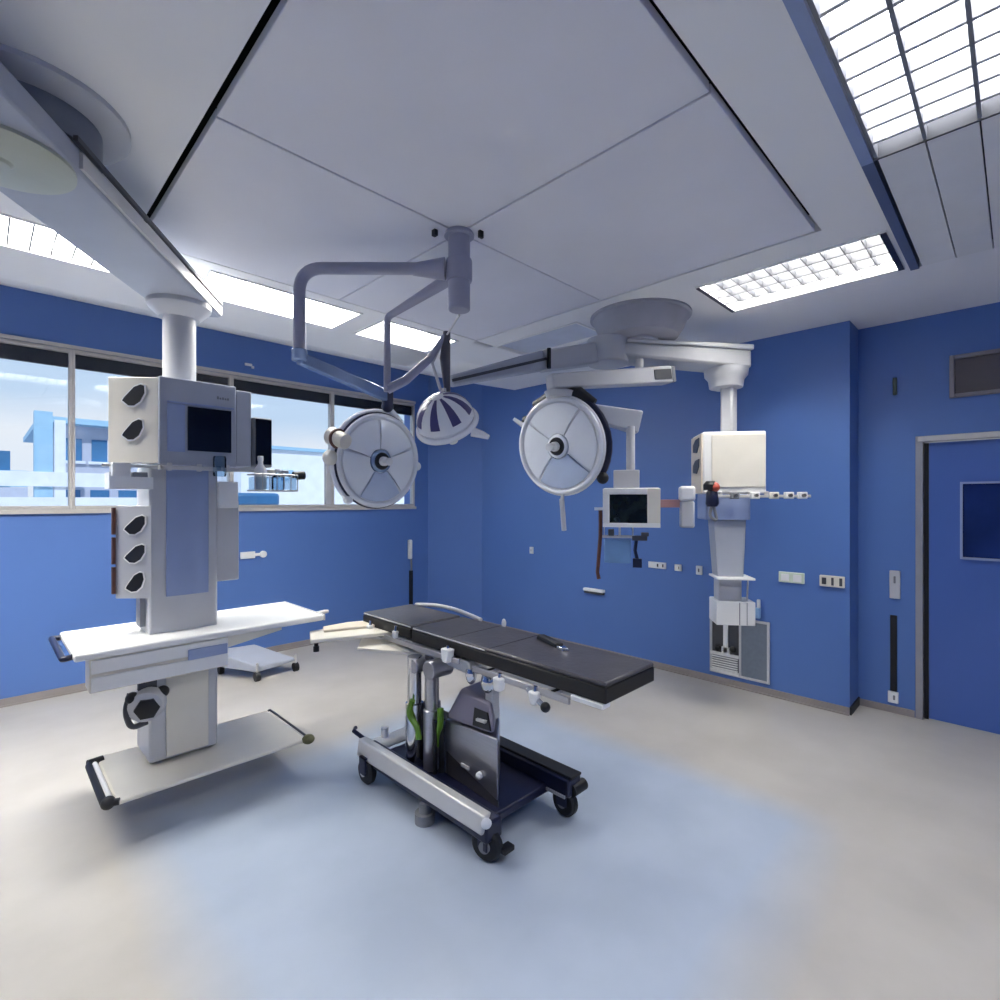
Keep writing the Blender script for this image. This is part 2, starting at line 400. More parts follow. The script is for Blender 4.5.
# strip ceiling: lit louvres near the viewer, plain grey planks towards the wall
a, b, c, e = HOLES['big']; xm = 2.50
t = thing('ceiling_light', 'big lit louvre panel filling the upper right corner of the ceiling', 'ceiling light', ((a + xm) / 2, (c + e) / 2, C))
obj('housing', housing((a, xm, c, e), .1), 'greypaint', t)
obj('diffuser', MB().box(a + .002, xm - .02, c + .002, e - .05, C + .07, C + .082), 'lamp_big', t)
q = MB(); k = a + .1
while k < xm - .03:
    q.box(k - .007, k + .007, c, e - .05, C + .004, C + .06); k += .105
obj('louvre', q, 'greypaint', t)
q = MB(); y = e - .05
rows = []
while y > c + .02:
    rows.append(y); y -= .15
for y in rows: q.box(a, xm - .015, y - .006, y + .006, C - .004, C + .045)
obj('divider', q, 'midgrey', t)
obj('edge_strip', MB().box(a, xm, e - .04, e, C - .01, C + .05), 'bluegrey', t)
obj('end_strip', MB().box(xm - .012, xm, c, e - .04, C - .008, C + .05), 'dkgrey', t)
t = thing('ceiling_panel', 'plain grey plank ceiling panel next to the lit louvres above the blue door', 'ceiling panel', ((xm + b) / 2, (c + e) / 2, C))
yy = [e - .05] + rows[1:] + [c]
for y1, y0 in zip(yy, yy[1:]):
    obj('plank', MB().box(xm + .005, b - .004, y0 + .003, y1 - .003, C - .002, C + .02), 'white', t)
obj('backing', MB().box(xm, b, c, e, C + .05, C + .1), 'dkgrey', t)
obj('edge_strip', MB().box(xm, b, e - .04, e, C - .01, C + .05), mat('slate_blue_strip', (92, 104, 138), .4), t)

# ------------------------------------------------------------------ outside the windows
GZ = -3.0
struct('ground', MB().box(-40, 60, YW + .5, 70, GZ - .2, GZ), 'ext_ground')
t = thing('building', 'pale grey building with a flat blue-edged roof seen through the left windows', 'building', (2.0, 13, GZ))
obj('wall', MB().box(.95, 3.2, 12, 16, GZ, 2.95), 'ext_grey', t)
obj('roof', MB().box(.7, 3.26, 11.7, 16.2, 2.95, 3.05), 'ext_pale', t)
for x0, x1 in ((1.02, 1.3), (1.44, 2.0), (2.2, 2.8)):
    f = obj('window', MB().box(x0, x1, 11.97, 12, 2.32, 2.72), 'ext_blue', t)
    obj('window_frame', MB().box(x0 - .05, x1 + .05, 11.94, 11.97, 2.27, 2.32).box((x0 + x1) / 2 - .05, (x0 + x1) / 2 + .05, 11.94, 11.97, 2.32, 2.72), 'ext_white', f)
for k in range(5):
    x0 = 1.0 + k * .42
    obj('window', MB().box(x0, x0 + .28, 11.97, 12, 1.62, 1.80), 'ext_blue', t)
t = thing('colonnade', 'white terrace frame with a pillar and beam outside the leftmost visible window', 'terrace', (.3, 11, GZ))
obj('pillar', MB().box(.60, .82, 10.9, 11.12, GZ, 3.02), 'ext_pale', t)
obj('pillar', MB().box(.84, .98, 10.9, 11.0, GZ, 2.9), 'ext_white', t)
obj('beam', MB().box(-4, 3.2, 10.85, 10.9, 1.83, 2.06), 'ext_white', t)
obj('lower_wall', MB().box(-4, 3.2, 10.8, 10.85, GZ, 1.66), 'ext_white', t)
t = thing('building', 'distant blue glass building at the left edge of the window view', 'building', (-3, 22, GZ))
obj('block', MB().box(-9, .6, 20, 26, GZ, 3.0), 'ext_blue', t)
obj('canopy_band', MB().box(-9.1, .95, 19.8, 20, 2.0, 2.45), 'ext_pale', t)
obj('plinth', MB().box(-9.1, .95, 19.7, 20, GZ, 1.98), 'ext_grey', t)
t = thing('building', 'plain white rendered building filling the view through the right-hand windows', 'building', (7, 12, GZ))
obj('wall', MB().box(3.35, 14, 10, 16, GZ, 2.58), 'ext_white', t)
obj('coping', MB().box(3.3, 14.1, 9.93, 16, 2.58, 2.64), 'ext_pale', t)
obj('vent', MB().box(4.08, 4.3, 9.97, 10, 2.0, 2.2), 'ext_pale', t)
q = MB().box(2.5, 3.25, 8.0, 8.5, 1.52, 1.72).box(2.5, 2.7, 8.0, 8.5, 1.2, 1.52).box(3.05, 3.2, 8.0, 8.5, 1.2, 1.52)
single('bench', q, 'ext_blue', 'small blue bench shape on the white ledge outside the middle window', 'bench', bevel=.05)
single('ledge', MB().box(2.2, 5.2, 7.9, 8.7, GZ, 1.2), 'ext_white', 'low white ledge wall carrying the blue bench outside', 'ledge')

# ------------------------------------------------------------------ left ceiling pendant
PX, PY = .80, 3.37
t = thing('service_pendant', 'tall grey ceiling service pendant at left with screen, shelf and outlet panels', 'service pendant', (PX, PY, .2))
AX, AY = .12, 2.40
obj('ceiling_cover', MB().lathe([(.285, 0), (.285, -.018), (.26, -.03), (.2, -.04), (.18, -.045)], Matrix.Translation((AX, AY, C)), 48), 'greypaint', t)
obj('pivot_drum', MB().lathe([(.20, -.04), (.20, -.14), (.18, -.15)], Matrix.Translation((AX, AY, C)), 48), mat('slate_grey_enamel', (112, 118, 130), .4), t)
obj('pivot_cover', MB().lathe([(.20, 2.716), (.20, 2.704), (.17, 2.695), (.04, 2.693), (.03, 2.685), (.01, 2.684)], Matrix.Translation((.04, 2.33, 0)), 40), mat('olive_grey_cover', (176, 182, 168), .4), t)
ar = V((PX - AX, PY - AY, 0)).normalized(); al = V((-ar.y, ar.x, 0))
s0 = V((AX, AY, 0)) - ar * .55; s1 = V((PX, PY, 0)) + ar * .20
q = MB()
w0, w1 = .19, .15
pts = [s0 - al * w0, s1 - al * w1, s1 + al * w1, s0 + al * w0]
q.prism([(p.x, p.y) for p in pts], 2.715, 2.80)
arm = obj('extension_arm', q, 'pendgrey', t, .01)
q = MB(); 
for sd in (-1, 1):
    p0, p1 = s0 + ar * .45 + al * sd * (w0 + .006), s1 + al * sd * (w1 + .006)
    q.bar((p0.x, p0.y, 2.80), (p1.x, p1.y, 2.80), .014, .018)
obj('edge_trim', q, 'dkgrey', arm)
q = MB()
p0, p1 = s0 + ar * .5 - al * (w0 - .005), s1 - al * (w1 + .003)
q.bar((p0.x, p0.y, 2.755), (p1.x, p1.y, 2.755), .012, .055)
obj('side_cover', q, 'alu', arm)
obj('arm_head', MB().lathe([(.16, 2.72), (.16, 2.69), (.13, 2.66), (.10, 2.63)], Matrix.Translation((PX, PY, 0)), 36), 'greypaint', t)
obj('drop_tube', MB().lathe([(.082, 2.64), (.082, 2.24)], Matrix.Translation((PX, PY, 0)), 36), 'greypaint', t)
# service head
q = MB().box(.655, 1.03, 3.15, 3.56, 1.79, 2.25)
hd = obj('service_head', q, 'pendgrey', t, .006)
obj('screen', MB().box(.785, 1.0, 3.138, 3.15, 1.87, 2.105), 'screen', hd)
obj('screen_bezel', MB().box(.69, 1.015, 3.142, 3.15, 2.115, 2.125).box(.69, .772, 3.142, 3.15, 1.86, 2.112), 'bluegrey', hd)
q = MB()
for k in range(5): q.box(.93 + k * .013, .938 + k * .013, 3.147, 3.15, 2.165, 2.165 + (.016, .010, .013, .010, .012)[k])
obj('badge', q, 'midgrey', hd)
# outlet panels, turned towards the room
def outlet_panel(p, q_, z0, z1, holes, mface, edge=None):
    p, q_ = V(p), V(q_); d = (q_ - p).normalized(); n = V((d.y, -d.x, 0)); 
    bk = -n * .12
    pr = MB().prism([(p.x, p.y), (q_.x, q_.y), (q_.x + bk.x, q_.y + bk.y), (p.x + bk.x, p.y + bk.y)], z0, z1)
    pan = obj('outlet_panel', pr, mface, t, .004)
    L = (q_ - p).length
    for (u, zc, sz, rot) in holes:
        cc = p + d * (L * u); mtx = Matrix((d, V((0, 0, 1)), n)).transposed().to_4x4(); mtx.translation = V((cc.x, cc.y, zc))
        mtx = mtx @ Matrix.Rotation(rot, 4, 'Z')
        shape = [(-.62, -.2), (-.5, -.05), (.1, .42), (.45, .5), (.62, .4), (.58, 0), (.3, -.38), (-.05, -.55), (-.35, -.5)]
        oo = obj('outlet', MB().prism([(x * sz, y * sz) for x, y in shape], -.002, .008, mtx), 'black', pan, .002)
        ring = MB()
        pts3 = [mtx @ V((x * sz * 1.08, y * sz * 1.08, .004)) for x, y in shape]
        ring.tube(pts3 + [pts3[0]], .004, 6); obj('outlet_rim', ring, 'white', oo)
    return pan
outlet_panel((.47, 3.35, 0), (.655, 3.17, 0), 1.80, 2.245, [(.52, 2.15, .098, .15), (.5, 1.97, .092, .2)], 'cream')
p2 = outlet_panel((.50, 3.34, 0), (.635, 3.215, 0), 1.09, 1.575, [(.55, 1.475, .088, .1), (.55, 1.325, .086, .1), (.55, 1.175, .084, .3)], 'greypaint')
q = MB()
for k in range(3): q.box(.485, .50, 3.33, 3.36, 1.115 + k * .155, 1.255 + k * .155)
obj('strap', q, 'brown', p2)
obj('column', MB().box(.625, .955, 3.22, 3.52, .22, 1.79), 'greypaint', t, .012)
obj('front_cover', MB().box(.70, .905, 3.208, 3.22, 1.09, 1.78), 'bluegrey', t, .004)
obj('lower_cover', MB().box(.70, .905, 3.21, 3.22, .235, .70), 'cream', t, .004)
obj('cable_duct', MB().box(.60, .625, 3.30, 3.40, .93, 1.09), 'midgrey', t)
obj('side_box', MB().box(.955, 1.075, 3.24, 3.42, 1.14, 1.60), 'greypaint', t, .006)
obj('side_box', MB().box(.95, 1.055, 3.19, 3.34, 1.56, 1.71), 'white', t, .005)
# equipment rack at the right of the head
obj('equipment_case', MB().box(1.035, 1.12, 3.17, 3.5, 1.80, 2.235), 'pendgrey', t, .006)
sc = obj('side_monitor', MB().box(1.125, 1.235, 3.16, 3.44, 1.80, 2.09), 'midgrey', t, .008)
obj('screen', MB().box(1.14, 1.228, 3.15, 3.16, 1.815, 2.08), 'screen', sc)
rl = MB().box(.42, .655, 3.165, 3.18, 1.77, 1.785).box(.655, 1.32, 3.125, 3.14, 1.765, 1.785).box(.655, .67, 3.125, 3.18, 1.765, 1.785)
for x in (.70, .84, .98): rl.box(x - .01, x + .01, 3.13, 3.16, 1.76, 1.80)
obj('rail', rl, 'alu', t, .003)
# left shelf with small boxes
tr = MB().box(.44, .62, 3.21, 3.235, 1.675, 1.68).box(.44, .62, 3.10, 3.235, 1.66, 1.675).box(.44, .446, 3.10, 3.235, 1.675, 1.74).box(.446, .62, 3.10, 3.106, 1.675, 1.72)
obj('side_tray', tr, 'white', t)
# upper shelf
SX0, SX1, SY0, SY1, SZ = .30, 1.50, 3.03, 3.63, .90
sh = obj('shelf', MB().box(SX0, SX1, SY0, SY1, SZ - .035, SZ), 'white', t, .01)
q = MB().tube(fillet([(SX0, SY0 + .06, SZ - .02), (SX0 - .035, SY0 + .04, SZ - .02), (SX0 - .035, SY1 - .04, SZ - .02), (SX0, SY1 - .06, SZ - .02)], .03), .014)
obj('shelf_handle', q, 'navy', sh)
q = MB().tube([(SX1, SY0 + .12, SZ - .02), (SX1 + .06, SY0 + .12, SZ - .01), (SX1 + .085, SY0 + .12, SZ - .01)], [.02, .014, .01]).box(SX1 - .004, SX1 + .006, SY0, SY1, SZ - .035, SZ)
obj('shelf_knob', q, 'alu', sh)
dw = obj('drawer', MB().box(.36, .96, 3.06, 3.20, .70, .862), 'cream', t, .006)
obj('drawer_front', MB().box(.365, .955, 3.045, 3.06, .792, .856), 'white', dw, .004)
obj('drawer_front', MB().box(.365, .955, 3.045, 3.06, .708, .776), 'white', dw, .004)
obj('drawer_latch', MB().box(.76, .95, 3.035, 3.045, .775, .83), 'bluegrey', dw, .004)
q = MB().hexa([(.96, 3.06, .80), (1.25, 3.06, .846), (1.25, 3.5, .846), (.96, 3.2, .80), (.96, 3.06, .864), (1.25, 3.06, .864), (1.25, 3.5, .864), (.96, 3.2, .864)])
obj('shelf_bracket', q, 'cream', t)
# lower shelf just above the floor
BX0, BX1, BY0, BY1, BZ = .45, 1.36, 2.97, 3.57, .20
ls = obj('lower_shelf', MB().box(BX0, BX1, BY0, BY1, BZ - .02, BZ), 'cream', t, .008)
q = MB().tube(fillet([(BX0 + .01, BY1 - .05, BZ + .002), (BX0 - .045, BY1 - .08, BZ + .002), (BX0 - .045, BY0 + .02, BZ), (BX0 + .01, BY0, BZ)], .03), .016)
q.ball((BX0 - .03, BY0 + .02, BZ), .03); q.cyl((BX0 + .02, BY1 - .05, BZ + .0), (BX0 - .045, BY1 - .07, BZ + .004), .02)
obj('shelf_handle', q, 'black', ls)
obj('handle_grip', MB().tube([(BX0 - .02, BY1 - .10, BZ + .006), (BX0 - .02, BY0 + .06, BZ + .006)], .012), 'white', ls)
q = MB().tube([(BX1, BY1 - .02, BZ), (BX1 + .015, BY1 - .02, BZ), (BX1 + .015, BY0 + .02, BZ)], .007); obj('edge_rod', q, 'dkgrey', ls)
obj('corner_knob', MB().ball((BX1 + .01, BY0 + .0, BZ - .005), .036, (1, 1, .75)), mat('olive_grey_rubber', (112, 110, 72), .5, var=.3, scale=30), ls)

# things on the pendant rail
t = thing('suction_unit', 'grey suction unit with round black gauge hanging under the left pendant drawer', 'suction unit', (.60, 3.13, .45))
obj('body', MB().lathe([(.05, -.06), (.075, -.045), (.085, 0), (.075, .05), (.05, .065)], frame_mtx((.60, 3.13, .575), (-.35, -.9, -.1)), 28), 'greypaint', t)
obj('gauge', MB().lathe([(.055, .05), (.055, .075), (.045, .08)], frame_mtx((.60, 3.13, .575), (-.2, -.95, -.1)), 6), 'black', t)
obj('knob', MB().ball((.535, 3.12, .62), .03), 'black', t); obj('knob', MB().ball((.665, 3.12, .62), .03), 'black', t)
obj('hose', MB().tube(fillet([(.53, 3.14, .64), (.505, 3.12, .56), (.53, 3.12, .47), (.60, 3.13, .48)], .06), .014), 'dkgrey', t)
obj('bracket', MB().box(.56, .64, 3.12, 3.15, .63, .70), 'dkgrey', t)
t = thing('wire_basket', 'small clear basket of supplies on the rail right of the left pendant screen', 'basket', (1.20, 3.08, 1.62))
q = MB()
for z in (1.66, 1.75): q.tube([(1.08, 3.0, z), (1.32, 3.0, z), (1.32, 3.12, z), (1.08, 3.12, z), (1.08, 3.0, z)], .004, 6)
for k in range(7): q.tube([(1.08 + k * .04, 3.0, 1.66), (1.08 + k * .04, 3.0, 1.75)], .003, 6)
for k in range(4): q.tube([(1.32, 3.0 + k * .04, 1.66), (1.32, 3.0 + k * .04, 1.75)], .003, 6)
q.box(1.08, 1.32, 3.0, 3.12, 1.655, 1.66); obj('wire', q, 'alu', t)
obj('liner', MB().box(1.085, 1.315, 3.006, 3.114, 1.661, 1.735), 'clear', t)
obj('hook', MB().box(1.12, 1.14, 3.112, 3.128, 1.74, 1.785).box(1.26, 1.28, 3.112, 3.128, 1.74, 1.785), 'alu', t)
obj('knob', MB().cyl((1.32, 3.06, 1.75), (1.385, 3.06, 1.755), .025), 'black', t)
def bottle(x, y, z, h, r, m, label):
    t = thing('bottle', label, 'bottle', (x, y, z))
    obj('body', MB().lathe([(r * .9, 0), (r, .006), (r, h * .62), (r * .45, h * .76), (r * .4, h * .86)], Matrix.Translation((x, y, z)), 20), m, t)
    obj('cap', MB().lathe([(r * .48, h * .86), (r * .48, h), (r * .4, h * 1.01)], Matrix.Translation((x, y, z)), 16), 'white', t)
bottle(1.13, 3.06, 1.664, .19, .032, 'white', 'white bottle standing at the left end of the clear rail basket')
bottle(1.23, 3.06, 1.664, .12, .036, 'clear', 'short clear bottle in the middle of the rail basket')
single('canister', MB().lathe([(.03, 0), (.033, .01), (.033, .1), (.03, .11)], Matrix.Translation((.93, 3.105, 1.735)), 20).box(.92, .94, 3.12, 3.13, 1.77, 1.79), 'clear', 'small clear suction canister clipped to the rail below the black pendant screen', 'canister')
single('carton', MB().box(.455, .53, 3.12, 3.20, 1.676, 1.79), 'white', 'small white carton in the tray left of the pendant screen', 'carton', bevel=.003)
single('carton', MB().box(.54, .60, 3.12, 3.20, 1.676, 1.745), 'midgrey', 'small grey carton beside the white one in the pendant tray', 'carton', bevel=.003)

# low wheeled stand behind the pendant
t = thing('wheeled_stand', 'low grey three-wheeled stand on the floor below the pendant shelf', 'stand', (1.8, 4.95, 0))
obj('base_panel', MB().hexa([(1.48, 5.22, .10), (1.74, 4.80, .07), (2.12, 4.84, .09), (1.9, 5.3, .10), (1.48, 5.22, .24), (1.74, 4.80, .13), (2.12, 4.84, .11), (1.9, 5.3, .20)]), 'pendgrey', t, .01)
for x, y in ((1.58, 5.24), (1.74, 4.79), (2.10, 4.82)):
    c_ = obj('caster', MB().cyl((x - .02, y, .04), (x + .02, y, .04), .04), 'black', t)
    obj('caster_stem', MB().cyl((x, y, .06), (x, y, .16), .01), 'alu', c_)

# ------------------------------------------------------------------ centre column and the two lights on it
CX, CY = 1.70, 1.99
t = thing('ceiling_column', 'short grey ceiling column in the middle of the canopy carrying two tube arms', 'ceiling column', (CX, CY, 2.55))
obj('tube', MB().lathe([(.055, 2.945), (.055, 2.56), (.05, 2.555)], Matrix.Translation((CX, CY, 0)), 32), 'tube', t)
obj('collar', MB().lathe([(.07, 2.944), (.075, 2.935), (.075, 2.925), (.058, 2.92)], Matrix.Translation((CX, CY, 0)), 32), 'tube', t)
obj('clip', MB().box(CX - .115, CX - .095, CY + .05, CY + .075, 2.915, 2.944).box(CX + .05, CX + .075, CY - .1, CY - .085, 2.91, 2.944), 'black', t)
obj('arm_bearing', MB().lathe([(.062, 2.70), (.066, 2.71), (.066, 2.80), (.062, 2.81)], Matrix.Translation((CX, CY, 0)), 32), 'tube', t)

def lamp_head(t, c, nrm, R, style, handle_len=.09):
    mtx = frame_mtx(c, nrm)
    # z axis of mtx = the way the lamp shines
    sh = obj('lamp_shell', MB().lathe([(.02, -.34 * R), (.35 * R, -.31 * R), (.72 * R, -.2 * R), (.95 * R, -.04 * R), (R, .03 * R), (.93 * R, .05 * R), (.9 * R, .02 * R), (.0001, .02 * R)], mtx, 48), 'lampwhite', t)
    obj('rim', MB().torus(R * .975, R * .055, mtx @ Matrix.Translation((0, 0, .04 * R)), 56, 10), 'lampwhite', sh)
    obj('rim_band', MB().torus(R * 1.03, R * .03, mtx @ Matrix.Translation((0, 0, -.01 * R)), 56, 8), style[0], sh)
    n = style[1]
    for k in range(n):
        a0 = 2 * PI * k / n + .04 + style[2]; a1 = 2 * PI * (k + 1) / n - .04 + style[2]
        obj('lens', MB().lathe([(.27 * R, .035 * R), (.27 * R, .09 * R), (.55 * R, .115 * R), (.89 * R, .055 * R), (.89 * R, .035 * R)], mtx, 12, a0, a1), style[3][k % len(style[3])], t)
    hub = obj('lamp_hub', MB().lathe([(.25 * R, .03 * R), (.25 * R, .11 * R), (.2 * R, .14 * R), (.15 * R, .145 * R)], mtx, 32), style[4], t)
    obj('handle', MB().lathe([(.10 * R, .14 * R), (.10 * R, .14 * R + handle_len * .4), (.075 * R, .14 * R + handle_len * .5), (.085 * R, .14 * R + handle_len), (.05 * R, .15 * R + handle_len)], mtx, 24), 'white', hub)
    obj('handle_socket', MB().lathe([(.19 * R, .14 * R), (.17 * R, .165 * R), (.10 * R, .17 * R)], mtx, 24), 'black', hub)
    return mtx

# light with the big round face in front of the window
t = thing('surgical_light', 'round surgical light in front of the last window pane, on the long tube arm', 'surgical light', (1.79, 2.88, 1.6), 'surgical lights')
A1 = V((1.13, 2.55, 2.765)); A2 = V((1.13, 2.55, 2.33)); A3 = V((1.83, 2.84, 2.265))
q = MB().tube(fillet([(CX - .06, CY + .06, 2.765), tuple(A1), (A1.x, A1.y, 2.335)], .12, 8), .03, 16)
q.tube([(CX - .05, CY + .05, 2.765), (CX - .16, CY + .17, 2.765)], [.055, .03], 16)
obj('tube_arm', q, 'tube', t)
q = MB().cyl((A1.x, A1.y, 2.30), (A1.x, A1.y, 2.36), .038); q.bar((A1.x, A1.y, 2.315), tuple(A3), .045, .06, .04, .075)
obj('spring_arm', q, 'lensblue', t, .008)
obj('joint', MB().cyl((A3.x, A3.y, 2.20), (A3.x, A3.y, 2.31), .036).ball((A3.x, A3.y, 2.2), .038), 'navy', t)
LC = V((1.79, 2.88, 1.855)); LN = V((.02, -1.0, -.10)).normalized()
lamp_head(t, LC, LN, .29, ('navy', 5, .4, ('lens', 'lens', 'lens', 'lenstint', 'lens'), 'lensblue'), .08)
m1 = frame_mtx(LC, LN)
yk = [m1 @ V((.31 * math.cos(a), .31 * math.sin(a), -.02)) for a in [math.radians(x) for x in range(58, 233, 10)]]
top = V((A3.x, A3.y, 2.2))
obj('yoke', MB().tube([top] + [top.lerp(yk[0], .5) + V((0, 0, .0))] + yk, .018, 10), 'lampwhite', t)
obj('yoke_pivot', MB().ball(m1 @ V((-.19, -.245, -.02)), .032).ball(m1 @ V((.30, -.02, 0)), .03), 'white', t)
obj('side_motor', MB().cyl(m1 @ V((-.30, .13, -.06)), m1 @ V((-.27, .10, .06)), .055, .045).ball(m1 @ V((-.31, .0, -.03)), .05), 'cream', t)
obj('motor_band', MB().torus(.05, .012, frame_mtx(m1 @ V((-.285, .115, .0)), LN), 24, 8), 'brown', t)

# smaller dome light hanging behind the column
t = thing('surgical_light', 'small domed surgical light with purple ribs, hanging left of the largest one', 'surgical light', (1.96, 2.42, 1.9), 'surgical lights')
B1 = V((1.66, 2.58, 2.66)); B2 = V((1.66, 2.58, 2.23)); B3 = V((1.97, 2.42, 2.60))
q = MB()
pth = fillet([(CX, CY + .05, 2.74), tuple(B1), (B1.x, B1.y, 2.23)], .035, 5)
q.tube(pth, [.034] + [.02] * (len(pth) - 1), 14)
obj('tube_arm', q, 'tube', t)
q = MB().tube([(B2.x, B2.y, 2.245), (B2.x + .09, B2.y - .05, 2.30), (B2.x + .22, B2.y - .11, 2.44), tuple(B3)], [.03, .026, .022, .016], 12)
obj('spring_arm', q, 'tube', t)
q = MB().tube([(B3.x, B3.y, 2.61), (B3.x - .005, B3.y + .01, 2.45), (B3.x + .005, B3.y, 2.245)], [.022, .032, .018], 12)
obj('drop_rod', q, 'darksteel', t)
obj('hanger', MB().tube([(B3.x - .0, B3.y, 2.59), (CX + .06, CY + .07, 2.565), ], .006, 8), 'alu', t)
obj('fork', MB().tube([(B3.x, B3.y, 2.60), (B3.x - .07, B3.y + .05, 2.42), (B3.x - .03, B3.y + .02, 2.26)], .009, 8).box(B3.x - .03, B3.x + .02, B3.y - .01, B3.y + .02, 2.24, 2.27), 'alu', t)
DC = V((1.985, 2.44, 2.075)); R = .18
DN = V((.62, .30, -.72)).normalized()
dm = frame_mtx(DC, -DN, up=(0, 1, 0))
prof = [(R * math.sin(x) if x else .001, R * math.cos(x) * 1.0) for x in [math.radians(v) for v in range(0, 96, 12)]]
sh = obj('lamp_dome', MB().lathe(prof + [(R * .9, -.02), (.001, -.005)], dm, 40, caps=False), 'lampwhite', t)
for k in range(8):
    a0 = 2 * PI * k / 8 + .2; w = .17
    pr = [(r * 1.012, z * 1.012) for r, z in prof[1:7]]
    obj('rib', MB().lathe(pr + [(r * .99, z * .99) for r, z in prof[1:7]][::-1], dm, 5, a0, a0 + w * 2), 'purple', sh)
obj('rim', MB().torus(R * 1.0, .018, dm @ Matrix.Translation((0, 0, -.015)), 44, 10), 'lampwhite', t)
obj('lens', MB().lathe([(R * .86, -.02), (R * .6, -.04), (.001, -.05)], dm, 36, caps=False), 'lens', t)
obj('handle', MB().lathe([(.05, -.045), (.045, -.08), (.025, -.09), (.028, -.15), (.02, -.155)], dm, 20), 'white', t)
obj('side_lug', MB().tube([DC + V((.10, -.12, -.06)), DC + V((.14, -.17, -.08)), DC + V((.16, -.20, -.095))], [.03, .022, .014], 10), 'lampwhite', t)

# ------------------------------------------------------------------ right ceiling pendant
DX, DY = 3.42, 1.97
QX, QY = 4.06, 1.60
t = thing('service_pendant', 'white ceiling service pendant on a long arm in front of the right blue wall', 'service pendant', (QX, QY, .66))
dome = MB().lathe([(.36, 2.95), (.36, 2.935), (.34, 2.93), (.31, 2.85), (.27, 2.79), (.2, 2.775)], Matrix.Translation((DX, DY, 0)), 44)
obj('ceiling_cover', dome, mat('cover_grey_enamel', (172, 172, 180), .45, var=.1, scale=5), t)
obj('hub', MB().lathe([(.15, 2.78), (.15, 2.61), (.14, 2.60)], Matrix.Translation((3.26, 2.14, 0)), 32).lathe([(.13, 2.79), (.13, 2.76)], Matrix.Translation((DX, DY, 0)), 32).hexa([(3.2, 2.05, 2.75), (3.5, 1.85, 2.75), (3.52, 1.97, 2.75), (3.3, 2.25, 2.75), (3.2, 2.05, 2.785), (3.5, 1.85, 2.785), (3.52, 1.97, 2.785), (3.3, 2.25, 2.785)]), 'greypaint', t)
ra = V((QX - 3.26, QY - 2.14, 0)).normalized(); rl_ = V((-ra.y, ra.x, 0))
e0 = V((3.26, 2.14, 0)); e1 = V((QX, QY, 0)) + ra * .13
q = MB().prism([tuple((e0 - rl_ * .13).xy), tuple((e1 - rl_ * .13).xy), tuple((e1 + rl_ * .13).xy), tuple((e0 + rl_ * .13).xy)], [2.64, 2.60, 2.60, 2.64], [2.74, 2.735, 2.735, 2.74])
arm = obj('extension_arm', q, 'greypaint', t, .02)
e2 = e0 + ra * .1
q = MB().prism([tuple((e2 - rl_ * .14).xy), tuple((e1 + ra * .012 - rl_ * .14).xy), tuple((e1 + ra * .012 + rl_ * .14).xy), tuple((e2 + rl_ * .14).xy)], [2.742, 2.735, 2.735, 2.742], [2.76, 2.775, 2.775, 2.76])
obj('arm_cap', q, 'white', arm, .008)
obj('arm_head', MB().lathe([(.16, 2.61), (.155, 2.56), (.13, 2.53), (.12, 2.47), (.09, 2.46)], Matrix.Translation((QX, QY, 0)), 36), 'greypaint', t)
obj('drop_tube', MB().box(QX - .05, QX + .05, QY - .07, QY + .03, 2.1, 2.48), 'greypaint', t, .02)
nf = V((-.80, -.60, 0)); rt = V((.60, -.80, 0))   # front normal and rightward direction of the turned head
PM = Matrix((rt, -nf, V((0, 0, 1)))).transposed().to_4x4(); PM.translation = V((QX, QY, 0))
# local axes: x right, y away from the viewer, z up
def pb(*a): return MB().box(*a, mtx=PM)
hd = obj('service_head', pb(-.21, .235, -.17, .17, 1.655, 2.115), 'white', t, .012)
obj('front_cover', pb(-.15, .225, -.18, -.17, 1.70, 2.09), 'cream', hd, .006)
sp_ = obj('outlet_panel', pb(-.222, -.21, -.165, .165, 1.66, 2.10), 'beige', hd, .003)
for k, z in enumerate((2.02, 1.86)):
    sh_ = [(-.05, -.035), (-.05, .015), (-.01, .045), (.05, .05), (.05, .0), (.01, -.045)]
    mt = PM @ Matrix.Translation((-.223, -.02, z)) @ Matrix(((0, 0, -1, 0), (-1, 0, 0, 0), (0, 1, 0, 0), (0, 0, 0, 1)))
    obj('outlet', MB().prism([(x * 1.9, y * 1.15) for x, y in sh_], -.003, .006, mt), 'dkgrey', sp_, .002)
q = pb(-.20, .52, -.215, -.20, 1.625, 1.645)
for x in (-.1, .1, .22): q.box(x, x + .02, -.2, -.165, 1.63, 1.67, mtx=PM)
obj('rail', q, 'alu', t, .003)
obj('lower_box', pb(-.185, .13, -.15, .12, 1.46, 1.653), 'bluegrey', t, .006)
q = MB().prism([(-.12, -.12), (.11, -.12), (.11, .06), (-.12, .06)], 1.46, 1.03, PM, top=[(-.09, -.11), (.095, -.11), (.095, .05), (-.09, .05)])
obj('column', q, 'pendgrey', t, .006)
obj('tray', pb(-.115, .15, -.2, .05, 1.02, 1.035), 'white', t, .003)
obj('lower_column', pb(-.08, .085, -.10, .04, .84, 1.02), 'greypaint', t, .005)
obj('side_rod', MB().cyl(PM @ V((.12, -.13, 1.02)), PM @ V((.12, -.1, .83)), .006), 'alu', t)
obj('outlet_box', pb(-.105, .17, -.14, .08, .675, .85), 'white', t, .006)
obj('outlet_box_seam', pb(.055, .061, -.142, -.14, .68, .846).box(.108, .112, -.142, -.14, .68, .846, mtx=PM), 'midgrey', t)

